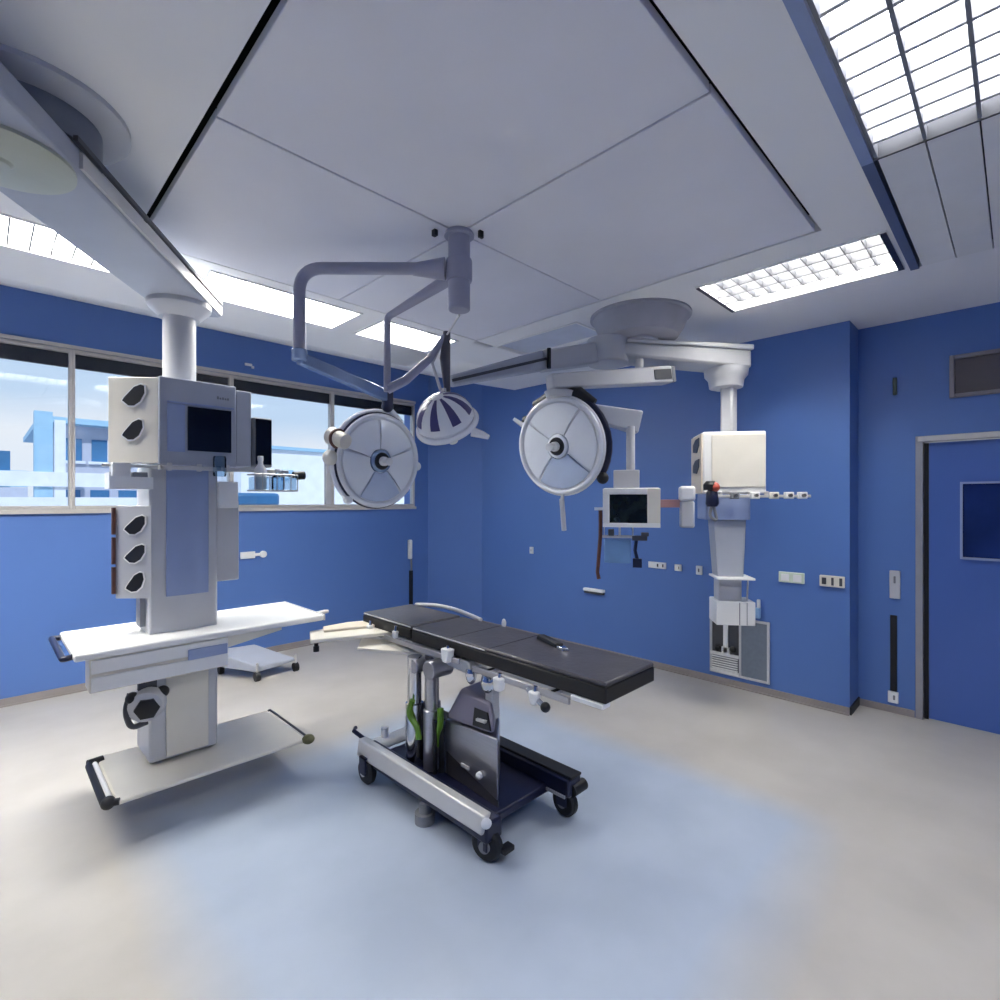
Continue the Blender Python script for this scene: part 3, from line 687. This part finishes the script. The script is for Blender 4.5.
t = thing('vacuum_regulator', 'dark suction regulator with a red cap clamped at the left of the right pendant rail', 'suction regulator', tuple(PM @ V((-.17, -.24, 1.5))))
obj('body', MB().lathe([(.035, 0), (.045, .02), (.04, .1), (.03, .12)], PM @ Matrix.Translation((-.165, -.25, 1.56)), 20), 'navy', t)
obj('cap', MB().ball(PM @ V((-.15, -.265, 1.70)), .036), 'red', t)
obj('collar', MB().lathe([(.048, 1.68), (.05, 1.72), (.03, 1.745)], PM @ Matrix.Translation((-.175, -.245, 0)), 20), 'black', t)
obj('hose', MB().tube(fillet([PM @ V(p) for p in ((-.165, -.25, 1.57), (-.19, -.27, 1.49), (-.13, -.25, 1.45), (-.17, -.24, 1.66))], .05), .011), 'midgrey', t)
labs = ['leftmost of the white clamps along the right pendant rail', 'second white clamp from the left on the right pendant rail', 'third white clamp from the left on the right pendant rail',
        'fourth white clamp from the left on the right pendant rail', 'rightmost white clamp at the free end of the right pendant rail']
for k, x in enumerate((.0, .14, .27, .37, .46)):
    c_ = PM @ V((x, -.21, 1.63))
    t = thing('rail_clamp', labs[k], 'clamp', tuple(c_), 'clamps on the right pendant rail')
    obj('block', MB().box(x - .03, x + .03, -.235, -.195, 1.615, 1.665, mtx=PM), ('midgrey', 'white', 'cream', 'white', 'white')[k], t, .006)
    obj('screw', MB().cyl(PM @ V((x, -.235, 1.64)), PM @ V((x, -.26, 1.64)), .012), 'dkgrey', t)

# ------------------------------------------------------------------ right-hand surgical light on two beams
t = thing('surgical_light', 'largest round surgical light, hanging under a grey beam before the right blue wall', 'surgical light', (2.83, 2.26, 1.6), 'surgical lights')
HB = V((3.26, 2.14, 0))
# long beam running left from the hub
b0 = V((3.13, 2.19, 2.66)); b1 = V((2.06, 2.50, 2.30)); b2 = V((2.72, 2.32, 2.555))
q = MB().bar(tuple(b0), tuple(b2), .14, .15, .13, .135); obj('upper_arm', q, 'greypaint', t, .015)
q = MB().bar((b2.x, b2.y, 2.56), tuple(b1 + V((0, 0, .04))), .12, .13, .06, .07); fa = obj('fore_arm', q, 'pendgrey', t, .015)
sd = V((-.3, -1, 0)).normalized() * .066
q = MB().bar(V((b2.x, b2.y, 2.56)) + sd, b1 + V((0, 0, .04)) + sd * .55, .006, .018); obj('edge_trim', q, 'dkgrey', fa)
obj('arm_joint', MB().cyl((b2.x - .02, b2.y - .085, 2.49), (b2.x - .02, b2.y - .085, 2.625), .014), 'black', t)
# lower beam with the lamp at its left end
g0 = V((2.66, 2.20, 2.385)); g1 = V((3.60, 1.85, 2.53))
q = MB().bar(tuple(g0), tuple(g1), .10, .10, .12, .125); lb = obj('lower_arm', q, 'greypaint', t, .012)
obj('arm_end_cap', MB().bar(tuple(g1), tuple(g1 + (g1 - g0).normalized() * .035), .11, .115), 'midgrey', lb, .006)
obj('arm_window', MB().bar(tuple(g1 - (g1 - g0).normalized() * .17 + V((-.022, -.056, 0))), tuple(g1 - (g1 - g0).normalized() * .02 + V((-.022, -.06, 0))), .012, .07), 'dkgrey', lb)
obj('arm_link', MB().cyl((3.36, 1.94, 2.52), (3.36, 1.94, 2.62), .03), 'alu', t)
obj('mount', MB().cyl((g0.x + .08, g0.y - .02, 2.33), (g0.x + .08, g0.y - .02, 2.29), .10, .085), 'greypaint', t)
LC = V((2.80, 2.22, 1.975)); LN = V((-.985, -.10, -.14)).normalized()
lamp_head(t, LC, LN, .325, ('white', 4, .9, ('lens', 'lens', 'lenstint', 'lens'), 'lens'), .09)
m3 = frame_mtx(LC, LN)
arcp = [m3 @ V((.35 * math.cos(a), .35 * math.sin(a), -.04)) for a in [math.radians(x) for x in range(-40, 146, 10)]]
obj('yoke', MB().tube(arcp, .02, 10), 'navy', t)
obj('yoke_bracket', MB().tube([m3 @ V((-.22, .30, -.06)), m3 @ V((-.05, .355, -.04)), m3 @ V((.16, .335, -.04)), m3 @ V((.25, .26, -.06))], [.03, .042, .042, .03], 12), 'black', t)
obj('yoke_pivot', MB().ball(m3 @ V((.29, -.23, -.03)), .04).ball(m3 @ V((-.3, .2, -.05)), .036), 'black', t)
obj('side_lug', MB().tube([m3 @ V((-.30, .17, 0)), m3 @ V((-.36, .22, .02))], [.018, .013], 10), 'lampwhite', t)
obj('grip', MB().cyl(m3 @ V((.0, -.36, .03)), m3 @ V((.0, -.58, .03)), .017), 'greypaint', t)
obj('grip_stem', MB().cyl(m3 @ V((.0, -.31, .0)), m3 @ V((.0, -.37, .03)), .012), 'alu', t)

# monitor on its bracket behind that light
t = thing('monitor', 'boxy white monitor with dark screen hanging between the largest light and right pendant', 'monitor', (3.2, 2.1, 1.4))
MC = V((3.10, 1.95, 0)); 
mn = V((-.86, -.51, 0)).normalized(); mr = V((.51, -.86, 0)).normalized()
MM = Matrix((mr, -mn, V((0, 0, 1)))).transposed().to_4x4(); MM.translation = V((3.21, 1.91, 0))
def mbx(*a): return MB().box(*a, mtx=MM)
cs = obj('casing', MB().prism([(-.195, -.08), (.185, -.08), (.155, .16), (-.16, .16)], 1.42, 1.69, MM), 'white', t, .012)
obj('bezel', mbx(-.195, .10, -.092, -.08, 1.645, 1.685).box(-.195, .185, -.092, -.08, 1.42, 1.45, mtx=MM).box(-.195, -.15, -.092, -.08, 1.45, 1.645, mtx=MM), 'white', cs, .003)
obj('screen', mbx(-.15, .10, -.088, -.08, 1.45, 1.645), mat('dark_green_grey_screen', (26, 34, 34), .1, var=.6, scale=14), cs)
obj('control_strip', mbx(.10, .185, -.09, -.08, 1.45, 1.685), 'cream', cs, .003)
obj('neck', mbx(-.125, .05, -.04, .06, 1.69, 1.815), 'greypaint', t, .006)
obj('post', MB().cyl(MM @ V((-.01, .0, 1.80)), MM @ V((-.01, .0, 2.12)), .03), 'greypaint', t)
w0 = MM @ V((.05, .06, 2.15)); w1 = V((2.82, 2.42, 2.31))
obj('support_arm', MB().bar(tuple(w1), tuple(w0), .08, .06, .12, .16), 'pendgrey', t, .012)
obj('link_arm', mbx(.185, .33, -.01, .04, 1.555, 1.61), 'pink', t, .004)
hg = obj('handle_block', mbx(.315, .405, -.06, .05, 1.42, 1.60), 'greypaint', t, .012)
obj('handle_cap', mbx(.31, .41, -.065, .055, 1.60, 1.70), 'white', hg, .016)
obj('instrument_bar', mbx(-.2, .03, -.07, .02, 1.345, 1.36).box(-.19, -.185, -.05, -.04, 1.36, 1.42, mtx=MM).box(-.09, -.075, -.06, -.045, 1.36, 1.42, mtx=MM).box(.0, .01, -.05, -.04, 1.36, 1.42, mtx=MM), 'alu', t)
obj('instrument_bar_clamp', mbx(-.16, -.12, -.075, -.03, 1.36, 1.405).box(.0, .1, -.08, -.02, 1.33, 1.362, mtx=MM).box(.06, .11, -.085, -.03, 1.36, 1.385, mtx=MM), 'dkgrey', t, .004)
obj('side_rod', MB().tube([MM @ V(p) for p in ((-.215, -.03, 1.55), (-.215, -.03, 1.36), (-.235, -.03, 1.10), (-.225, -.04, 1.055))], [.014, .014, .013, .014], 10), 'brown', t)
obj('rod_clip', mbx(-.255, -.19, -.05, -.01, 1.535, 1.555), 'white', t)
single('fluid_bag', MB().box(-.19, -.005, -.05, -.03, 1.17, 1.338, mtx=MM), 'bagfill', 'pale blue bag hanging below the white boxy monitor', 'fluid bag', bevel=.008)
q = MB().tube([MM @ V(p) for p in ((.03, -.04, 1.335), (.02, -.04, 1.26), (.035, -.04, 1.20))], .012, 8).box(.005, .065, -.065, -.02, 1.145, 1.205, mtx=MM)
single('foot_switch', q, 'navy', 'small navy switch dangling on a cord under the boxy monitor', 'switch')

# ------------------------------------------------------------------ operating table
TX0, TX1, TY0, TY1, TZ = 1.745, 2.132, 1.155, 3.0, .88
t = thing('operating_table', 'operating table with black padded top on a wheeled steel base, centre of the room', 'operating table', (1.85, 2.1, 0))
def padm(x0, x1, y0, y1, z0, z1, name):
    p = obj(name, MB().box(x0 + .003, x1 - .003, y0, y1, z1 - .02, z1), 'pad', t, .008)
    obj('pad_side', MB().box(x0, x1, y0, y1, z0, z1 - .019), 'padside', p, .006)
    return p
padm(TX0, TX1, TY0, 2.46, TZ - .085, TZ, 'body_pad')
h = padm(TX0 + .003, TX1 - .003, 2.475, TY1, TZ - .075, TZ + .004, 'head_pad')
q = MB()
for y in (1.83, 2.12): q.box(TX0 + .01, TX1 - .01, y - .002, y + .002, TZ, TZ + .0015)
obj('seam', q, 'padside', t)
obj('pad_piping', MB().tube([(TX0 + .004, TY0 + .7, TZ - .012), (TX0 + .004, 2.45, TZ - .008)], .004, 8).tube([(TX0 + .006, 2.48, TZ - .006), (TX0 + .006, TY1 - .01, TZ - .004)], .004, 8), 'alu', t)
q = MB()
nn = 14
arcv = [(TX1 + .005, 2.30 + .66 * k / nn, TZ + .002 + .03 * math.sin(PI * k / nn)) for k in range(nn + 1)]
q.tube(arcv, .013, 10); obj('head_roll', q, 'greypaint', t)
fr = obj('frame', MB().box(1.80, 2.07, 1.35, 2.92, TZ - .125, TZ - .088), 'steel', t, .006)
q = MB().hexa([(1.78, 1.98, .70), (2.08, 1.98, .70), (2.08, 2.93, .76), (1.765, 2.93, .765), (1.75, 1.98, .785), (2.08, 2.0, .79), (2.08, 2.93, .80), (1.765, 2.93, .80)])
obj('under_tray', q, 'greypaint', t, .012)
for x in (TX0 - .022, TX1 + .008):
    r_ = obj('side_rail', MB().box(x, x + .012, 1.32, 1.92, TZ - .125, TZ - .095).box(x, x + .012, 2.02, 2.9, TZ - .115, TZ - .085), 'steel', t, .003)
    qq = MB()
    for y in (1.42, 1.82, 2.1, 2.8):
        s_ = x + .006; e_ = 1.81 if x < 1.9 else 2.06
        qq.box(min(s_, e_), max(s_, e_), y - .012, y + .012, TZ - .115, TZ - .098)
    obj('rail_spacer', qq, 'chrome', r_)
for k, (y, z, sc) in enumerate(((2.86, .805, 1.), (2.58, .82, .9), (2.10, .80, 1.5), (1.72, .745, 1.3), (1.50, .74, 1.2))):
    cl = obj('rail_clamp', MB().hexa([(TX0 - .03 + dx * .016 * sc, y + dy * .022 * sc * (1 if dz > 0 else .6), z + dz * .024 * sc) for dz in (-1, 1) for dx, dy in ((-1, -1), (1, -1), (1, 1), (-1, 1))]), 'white', t, .008)
    obj('clamp_stem', MB().cyl((TX0 - .028, y, z + .02), (TX0 - .024, y, z + .05), .01), 'chrome', cl)
obj('rail_clamp', MB().ball((TX1 + .02, 2.12, TZ + .01), .014, (1, 1, 1.9)), 'white', t)
q = MB().tube([(TX0 - .02, 1.55, .765), (TX0 - .03, 1.49, .735), (TX0 - .03, 1.455, .72)], [.013, .013, .011], 10)
lv = obj('release_lever', q, 'chrome', t); obj('lever_knob', MB().ball((TX0 - .03, 1.44, .715), .022), 'black', lv)
obj('end_bracket', MB().box(TX0 - .006, TX0 + .05, TY0 + .01, TY0 + .17, TZ - .108, TZ - .087), 'white', t, .004)
# arm board out to the left of the head end
ab = obj('arm_board', MB().prism([(1.33, 2.86), (1.80, 2.68), (1.82, 2.98), (1.66, 3.06), (1.42, 3.06)], .785, .808), 'cream', t, .006)
obj('arm_board_pad', MB().prism([(1.46, 2.96), (1.80, 2.84), (1.82, 2.99), (1.66, 3.05), (1.50, 3.05)], .808, .825), 'beige', ab, .006)
obj('arm_board_knob', MB().cyl((1.40, 2.93, .79), (1.40, 2.93, .74), .012).cyl((1.40, 2.93, .745), (1.40, 2.93, .715), .017), 'black', ab)
obj('arm_board_support', MB().hexa([(1.56, 2.74, .73), (1.82, 2.45, .70), (1.9, 2.6, .72), (1.66, 2.86, .745), (1.56, 2.74, .742), (1.82, 2.45, .715), (1.9, 2.6, .735), (1.66, 2.86, .757)]), 'cream', ab)
# column
cb = obj('column_cabinet', MB().prism([(1.735, 1.75), (2.03, 2.03), (2.03, 2.18), (1.76, 2.18)], .145, [.47, .47, .43, .43]), 'steel', t, .006)
obj('kick_plate', MB().prism([(1.732, 1.748), (1.738, 1.744), (1.763, 2.15), (1.757, 2.16)], .15, [.18, .18, .2, .27]), 'darksteel', cb)
hood = obj('column_hood', MB().prism([(1.735, 1.77), (2.03, 2.03), (2.03, 2.18), (1.755, 2.18)], [.478, .478, .436, .436], [.60, .60, .60, .60], top=[(1.80, 1.86), (2.01, 2.05), (2.01, 2.14), (1.82, 2.12)]), 'hood', t, .02)
kp = obj('keypad', MB().hexa([(1.742, 1.80, .490), (1.748, 1.93, .476), (1.79, 1.96, .545), (1.782, 1.86, .55), (1.730, 1.80, .496), (1.736, 1.93, .482), (1.776, 1.96, .552), (1.768, 1.86, .557)]), 'black', t)
obj('key', MB().bar((1.745, 1.84, .523), (1.75, 1.91, .514), .02, .012), 'alu', kp)
obj('label_plate', MB().box(1.737, 1.744, 1.96, 2.02, .245, .262), 'alu', cb); obj('drain_knob', MB().ball((1.735, 1.88, .25), .018), 'white', cb)
for x, y, r, z0, z1, m in ((1.715, 2.39, .05, .16, .735, 'chrome'), (1.72, 2.245, .042, .16, .735, 'steel'), (1.79, 2.33, .05, .16, .735, 'darksteel')):
    obj('lift_post', MB().lathe([(r, z0), (r, z0 + (z1 - z0) * .55), (r * .8, z0 + (z1 - z0) * .56), (r * .8, z1)], Matrix.Translation((x, y, 0)), 24), m, t)
obj('knuckle', MB().cyl((1.68, 2.22, .70), (1.82, 2.22, .70), .05).cyl((1.68, 2.36, .69), (1.80, 2.36, .69), .04), 'steel', t, .006)
obj('support_post', MB().box(1.81, 1.86, 1.86, 1.92, .50, .76), 'steel', t, .01)
obj('support_joint', MB().ball((1.785, 1.87, .70), .035, (1, 1, 1.6)), 'chrome', t); obj('support_joint', MB().ball((1.79, 2.0, .71), .03, (1, 1, 1.8)), 'chrome', t)
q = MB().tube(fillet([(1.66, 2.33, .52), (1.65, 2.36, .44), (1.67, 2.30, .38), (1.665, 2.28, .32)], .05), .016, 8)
obj('green_reflection', q, 'green', t)  # added green tubes stand in for a reflection in the steel posts
obj('green_reflection', MB().tube(fillet([(1.73, 2.18, .50), (1.72, 2.165, .42), (1.715, 2.19, .36), (1.72, 2.2, .30)], .05), .018, 8), 'green', t)  # second stretch of the same reflection, modelled as a tube
obj('black_piston', MB().cyl((1.735, 2.175, .16), (1.735, 2.175, .40), .014).cyl((1.70, 2.185, .16), (1.70, 2.185, .44), .011), 'black', t)
# wheeled base
obj('base_plate', MB().box(1.56, 2.14, 1.72, 2.62, .10, .145), 'navy', t, .01)
bl = obj('base_beam', MB().box(1.555, 1.655, 1.64, 2.70, .10, .19), 'navy', t, .01)
obj('beam_cover', MB().hexa([(1.535, 1.65, .145), (1.555, 1.65, .145), (1.555, 2.71, .13), (1.535, 2.71, .13), (1.55, 1.65, .225), (1.60, 1.65, .225), (1.60, 2.71, .225), (1.55, 2.71, .225)]), 'alu', bl, .008)
obj('beam_cap', MB().lathe([(.001, -.01), (.02, -.006), (.024, .004), (.014, .01), (.001, .012)], frame_mtx((1.555, 1.64, .20), (-.6, -.8, .1)), 20, caps=False), 'white', bl)
br = obj('base_beam', MB().box(2.06, 2.165, 1.58, 2.70, .12, .215), 'navy', t, .012)
obj('beam_cover', MB().box(2.07, 2.155, 1.57, 2.70, .215, .228), 'black', br, .004)
obj('beam_trim', MB().box(2.052, 2.06, 1.60, 2.65, .118, .132), 'alu', br)
obj('beam_tip', MB().cyl((2.09, 1.585, .15), (2.19, 1.585, .15), .03), 'black', br)
obj('end_cover', MB().box(1.60, 2.06, 2.62, 2.74, .145, .185), 'white', t, .02)
obj('pedal', MB().tube([(1.60, 2.74, .20), (1.57, 2.80, .235), (1.60, 2.83, .235)], .012, 8), 'navy', t)
obj('lock_pin', MB().cyl((1.72, 2.70, .18), (1.72, 2.70, .24), .022), 'white', t)
for k, (x, y) in enumerate(((1.60, 1.68), (1.555, 2.62), (2.11, 1.64), (2.10, 2.62))):
    w = obj('caster', MB().lathe([(.02, -.024), (.06, -.024), (.072, -.012), (.072, .012), (.06, .024), (.02, .024)], frame_mtx((x, y, .072), (-1, -.35 if k == 0 else 0, 0)), 28), 'black', t)
    obj('caster_hub', MB().cyl((x - .034, y - (.012 if k == 0 else 0), .072), (x + .034, y + (.012 if k == 0 else 0), .072), .026), 'midgrey' if k != 1 else 'alu', w)
    obj('caster_fork', MB().box(x - .035, x - .027, y - .03, y + .03, .06, .155).box(x + .027, x + .035, y - .03, y + .03, .06, .155).box(x - .035, x + .035, y - .03, y + .03, .147, .155), 'navy', w)
w = obj('brake_foot', MB().cyl((1.57, 2.10, .0), (1.57, 2.10, .05), .05).cyl((1.57, 2.10, .05), (1.57, 2.10, .10), .03), 'midgrey', t)
obj('brake_pedal', MB().box(1.615, 1.68, 1.585, 1.63, .05, .075), 'black', t, .006)

t = thing('hand_control', 'black hand control with silver tip lying on the black table pad', 'hand control', (2.03, 1.66, TZ))
obj('body', MB().hexa([(1.985, 1.60, TZ), (2.02, 1.57, TZ), (2.09, 1.76, TZ), (2.055, 1.79, TZ), (1.99, 1.605, TZ + .026), (2.018, 1.58, TZ + .026), (2.085, 1.755, TZ + .026), (2.058, 1.78, TZ + .026)]), 'black', t, .006)
obj('tip', MB().hexa([(1.97, 1.55, TZ), (2.0, 1.525, TZ), (2.02, 1.57, TZ), (1.985, 1.60, TZ), (1.975, 1.555, TZ + .014), (1.995, 1.535, TZ + .014), (2.017, 1.572, TZ + .016), (1.987, 1.597, TZ + .016)]), 'chrome', t, .003)

# ------------------------------------------------------------------ things fixed to the walls
def wall_plate_x(name, y0, y1, z0, z1, m, label, cat, group=None, X=XW, th=.02, holes=(), hm='dkgrey'):
    t = thing(name, label, cat, (X, (y0 + y1) / 2, z0), group)
    p = obj('plate', MB().box(X - th, X, y0, y1, z0, z1), m, t, .004)
    for (u0, u1, v0, v1) in holes:
        obj('insert', MB().box(X - th - .004, X - th + .002, y0 + (y1 - y0) * u0, y0 + (y1 - y0) * u1, z0 + (z1 - z0) * v0, z0 + (z1 - z0) * v1), hm, t, .002)
    return t
wall_plate_x('power_socket', 2.37, 2.55, .955, 1.015, 'white', 'double white power socket on the right wall below the boxy monitor', 'power socket', holes=((.1, .18, .25, .75), (.4, .48, .25, .75)))
wall_plate_x('power_socket', 2.215, 2.28, .95, 1.01, 'white', 'single white socket plate right of the double socket under the boxy monitor', 'power socket', holes=((.3, .4, .3, .7),))
wall_plate_x('power_socket', 2.02, 2.075, .935, 1.015, 'white', 'single white socket plate immediately left of the right pendant column', 'power socket', holes=((.4, .6, .3, .7),))
wall_plate_x('power_socket', 1.20, 1.385, .945, 1.03, 'mint', 'pale green double socket between the right pendant and the wall edge', 'power socket', holes=((.1, .42, .15, .8), (.58, .9, .15, .8)), hm='white')
wall_plate_x('power_socket', .93, 1.095, .945, 1.03, 'cream', 'cream triple socket nearest the outer edge of the right wall', 'power socket', holes=((.08, .2, .15, .85), (.42, .52, .15, .85), (.72, .9, .2, .8)))
wall_plate_x('call_button', 4.04, 4.09, .98, 1.06, 'white', 'small white oval button on the blue wall below the largest light', 'button', holes=((.3, .7, .35, .65),), hm='greypaint')
t = thing('wall_shelf', 'tiny white shelf with dark underside on the right wall behind the operating table', 'shelf', (XW, 3.17, .63))
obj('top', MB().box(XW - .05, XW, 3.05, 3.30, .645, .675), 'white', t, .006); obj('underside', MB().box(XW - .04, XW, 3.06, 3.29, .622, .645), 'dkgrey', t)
# low return air grille
t = thing('air_grille', 'grey return air grille low on the right wall below the pendant', 'air grille', (XW, 1.7, .1))
q = MB().box(XW - .018, XW, 1.455, 1.475, .09, .60).box(XW - .018, XW, 1.93, 1.95, .09, .60).box(XW - .018, XW, 1.475, 1.93, .09, .11).box(XW - .018, XW, 1.475, 1.93, .58, .60).box(XW - .016, XW, 1.68, 1.70, .11, .58)
obj('frame', q, 'greypaint', t, .003)
q = MB().box(XW - .010, XW, 1.475, 1.68, .11, .58)
obj('mesh', q, 'grille', t)
obj('recess', MB().box(XW - .006, XW, 1.70, 1.93, .11, .58), 'dkgrey', t)
obj('damper_bar', MB().box(XW - .022, XW - .006, 1.79, 1.83, .28, .58).box(XW - .022, XW - .006, 1.775, 1.845, .27, .33), 'white', t, .004)
q = MB().box(XW - .026, XW - .006, 1.70, 1.94, .10, .125).box(XW - .026, XW - .006, 1.70, 1.94, .25, .275)
for k in range(6): q.box(XW - .022, XW - .008, 1.71, 1.93, .13 + k * .02, .14 + k * .02)
obj('slat', q, 'white', t)
obj('damper_knob', MB().ball((XW - .02, 1.745, .32), .028).ball((XW - .02, 1.875, .31), .028), 'black', t)
t = thing('soap_bottle', 'small pale blue bottle in a bracket just above the return air grille', 'bottle', (XW, 1.56, .62))
obj('body', MB().box(XW - .04, XW, 1.525, 1.60, .625, .71), 'ltblue', t, .006); obj('cap', MB().box(XW - .03, XW - .008, 1.525, 1.55, .71, .78), 'white', t, .004)
# recess wall
wall_plate_x('light_switch', .635, .70, .865, 1.075, 'greypaint', 'tall pale switch plate on the blue wall left of the door', 'light switch', X=XR, holes=((.4, .6, .55, .8),), hm='midgrey')
single('wall_guard', MB().box(XR - .02, XR, .655, .695, .165, .735), 'black', 'long black vertical strip on the blue wall left of the door', 'guard strip', bevel=.003)
wall_plate_x('power_socket', .645, .71, .075, .16, 'white', 'white socket at the foot of the black vertical strip', 'power socket', X=XR, holes=((.3, .5, .3, .7),), hm='midgrey')
single('indicator', MB().box(XR - .02, XR, .655, .68, 2.40, 2.53), mat('dull_green_plastic', (84, 98, 84), .5), 'thin dull green indicator strip high on the wall left of the door', 'indicator', bevel=.004)
t = thing('framed_panel', 'grey framed dark panel high on the blue wall above the door', 'panel', (XR, .05, 2.32))
q = MB(); y0, y1, z0, z1, w = -.35, .355, 2.33, 2.63, .028
q.box(XR - .03, XR, y0, y0 + w, z0, z1).box(XR - .03, XR, y1 - w, y1, z0, z1).box(XR - .03, XR, y0 + w, y1 - w, z0, z0 + w).box(XR - .03, XR, y0 + w, y1 - w, z1 - w, z1)
obj('frame', q, mat('panel_frame_grey', (136, 132, 136), .4), t, .004)
obj('glass', MB().box(XR - .012, XR - .001, y0 + w, y1 - w, z0 + w, z1 - w), mat('panel_dark_grey', (84, 78, 84), .25), t)
# window wall
t = thing('power_socket', 'white socket with a round plug on the wall beside the left pendant', 'power socket', (1.98, YW, 1.0))
obj('plate', MB().box(1.865, 2.01, YW - .02, YW, 1.01, 1.08), 'white', t, .005)
obj('plug', MB().cyl((2.09, YW - .03, 1.045), (2.09, YW, 1.045), .035).box(2.01, 2.06, YW - .015, YW, 1.03, 1.06), 'white', t, .004)
t = thing('wall_handset', 'slim white handset with black cord on the wall under the last window', 'handset', (3.93, YW, .28))
obj('handset', MB().box(3.905, 3.955, YW - .05, YW, .85, 1.10), 'white', t, .014)
obj('cord', MB().tube([(3.945, YW - .03, .85), (3.95, YW - .03, .70)], .012, 8), 'midgrey', t)
obj('cord_cover', MB().box(3.93, 3.975, YW - .03, YW, .26, .70), 'black', t, .004)
single('hook', MB().box(1.91, 1.98, YW - .02, YW, 2.985, 3.01).box(1.975, 2.0, YW - .02, YW, 2.965, 2.99), 'white', 'small white hook on the dark blue wall above the windows', 'hook', bevel=.004)

# ------------------------------------------------------------------ world, sun, camera
w = bpy.data.worlds.new('sky'); scene.world = w; w.use_nodes = True
nt = w.node_tree; bg = nt.nodes['Background']
tc = nt.nodes.new('ShaderNodeTexCoord'); sp = nt.nodes.new('ShaderNodeSeparateXYZ'); nt.links.new(tc.outputs['Generated'], sp.inputs[0])
ns = nt.nodes.new('ShaderNodeTexNoise'); ns.inputs['Scale'].default_value = 3.5; ns.inputs['Detail'].default_value = 5; nt.links.new(tc.outputs['Generated'], ns.inputs['Vector'])
ad = nt.nodes.new('ShaderNodeMath'); ad.operation = 'MULTIPLY_ADD'; nt.links.new(ns.outputs['Fac'], ad.inputs[0]); ad.inputs[1].default_value = .12; nt.links.new(sp.outputs['Z'], ad.inputs[2])
cr = nt.nodes.new('ShaderNodeValToRGB'); nt.links.new(ad.outputs[0], cr.inputs['Fac'])
els = cr.color_ramp.elements
els[0].position = 0; els[0].color = (.85, .93, 1, 1); els[1].position = 1; els[1].color = (.35, .58, .95, 1)
e_ = els.new(.16); e_.color = (1, 1, 1, 1); e_ = els.new(.22); e_.color = (.66, .80, .95, 1)
nt.links.new(cr.outputs[0], bg.inputs['Color']); bg.inputs['Strength'].default_value = .55

sl = bpy.data.lights.new('sun', 'SUN'); sl.energy = 1.3; sl.angle = .02
so = bpy.data.objects.new('sun', sl); COL.objects.link(so); so.rotation_euler = V((.25, .75, -.75)).to_track_quat('-Z', 'Y').to_euler()

cam = bpy.data.cameras.new('camera'); cam.lens = 36 * 520 / 1000; cam.sensor_width = 36; cam.shift_y = .001; cam.clip_start = .02
co = bpy.data.objects.new('camera', cam); COL.objects.link(co)
co.location = (0, 0, 1.6); co.rotation_euler = (PI / 2, 0, -PI / 4)
scene.camera = co
vs = scene.view_settings
vs.view_transform = 'Standard'; vs.look = 'None'; vs.exposure = .84; vs.gamma = 1.; vs.use_curve_mapping = False
scene.cycles.max_bounces = 10; scene.cycles.diffuse_bounces = 6; scene.cycles.glossy_bounces = 4; scene.cycles.transparent_max_bounces = 12
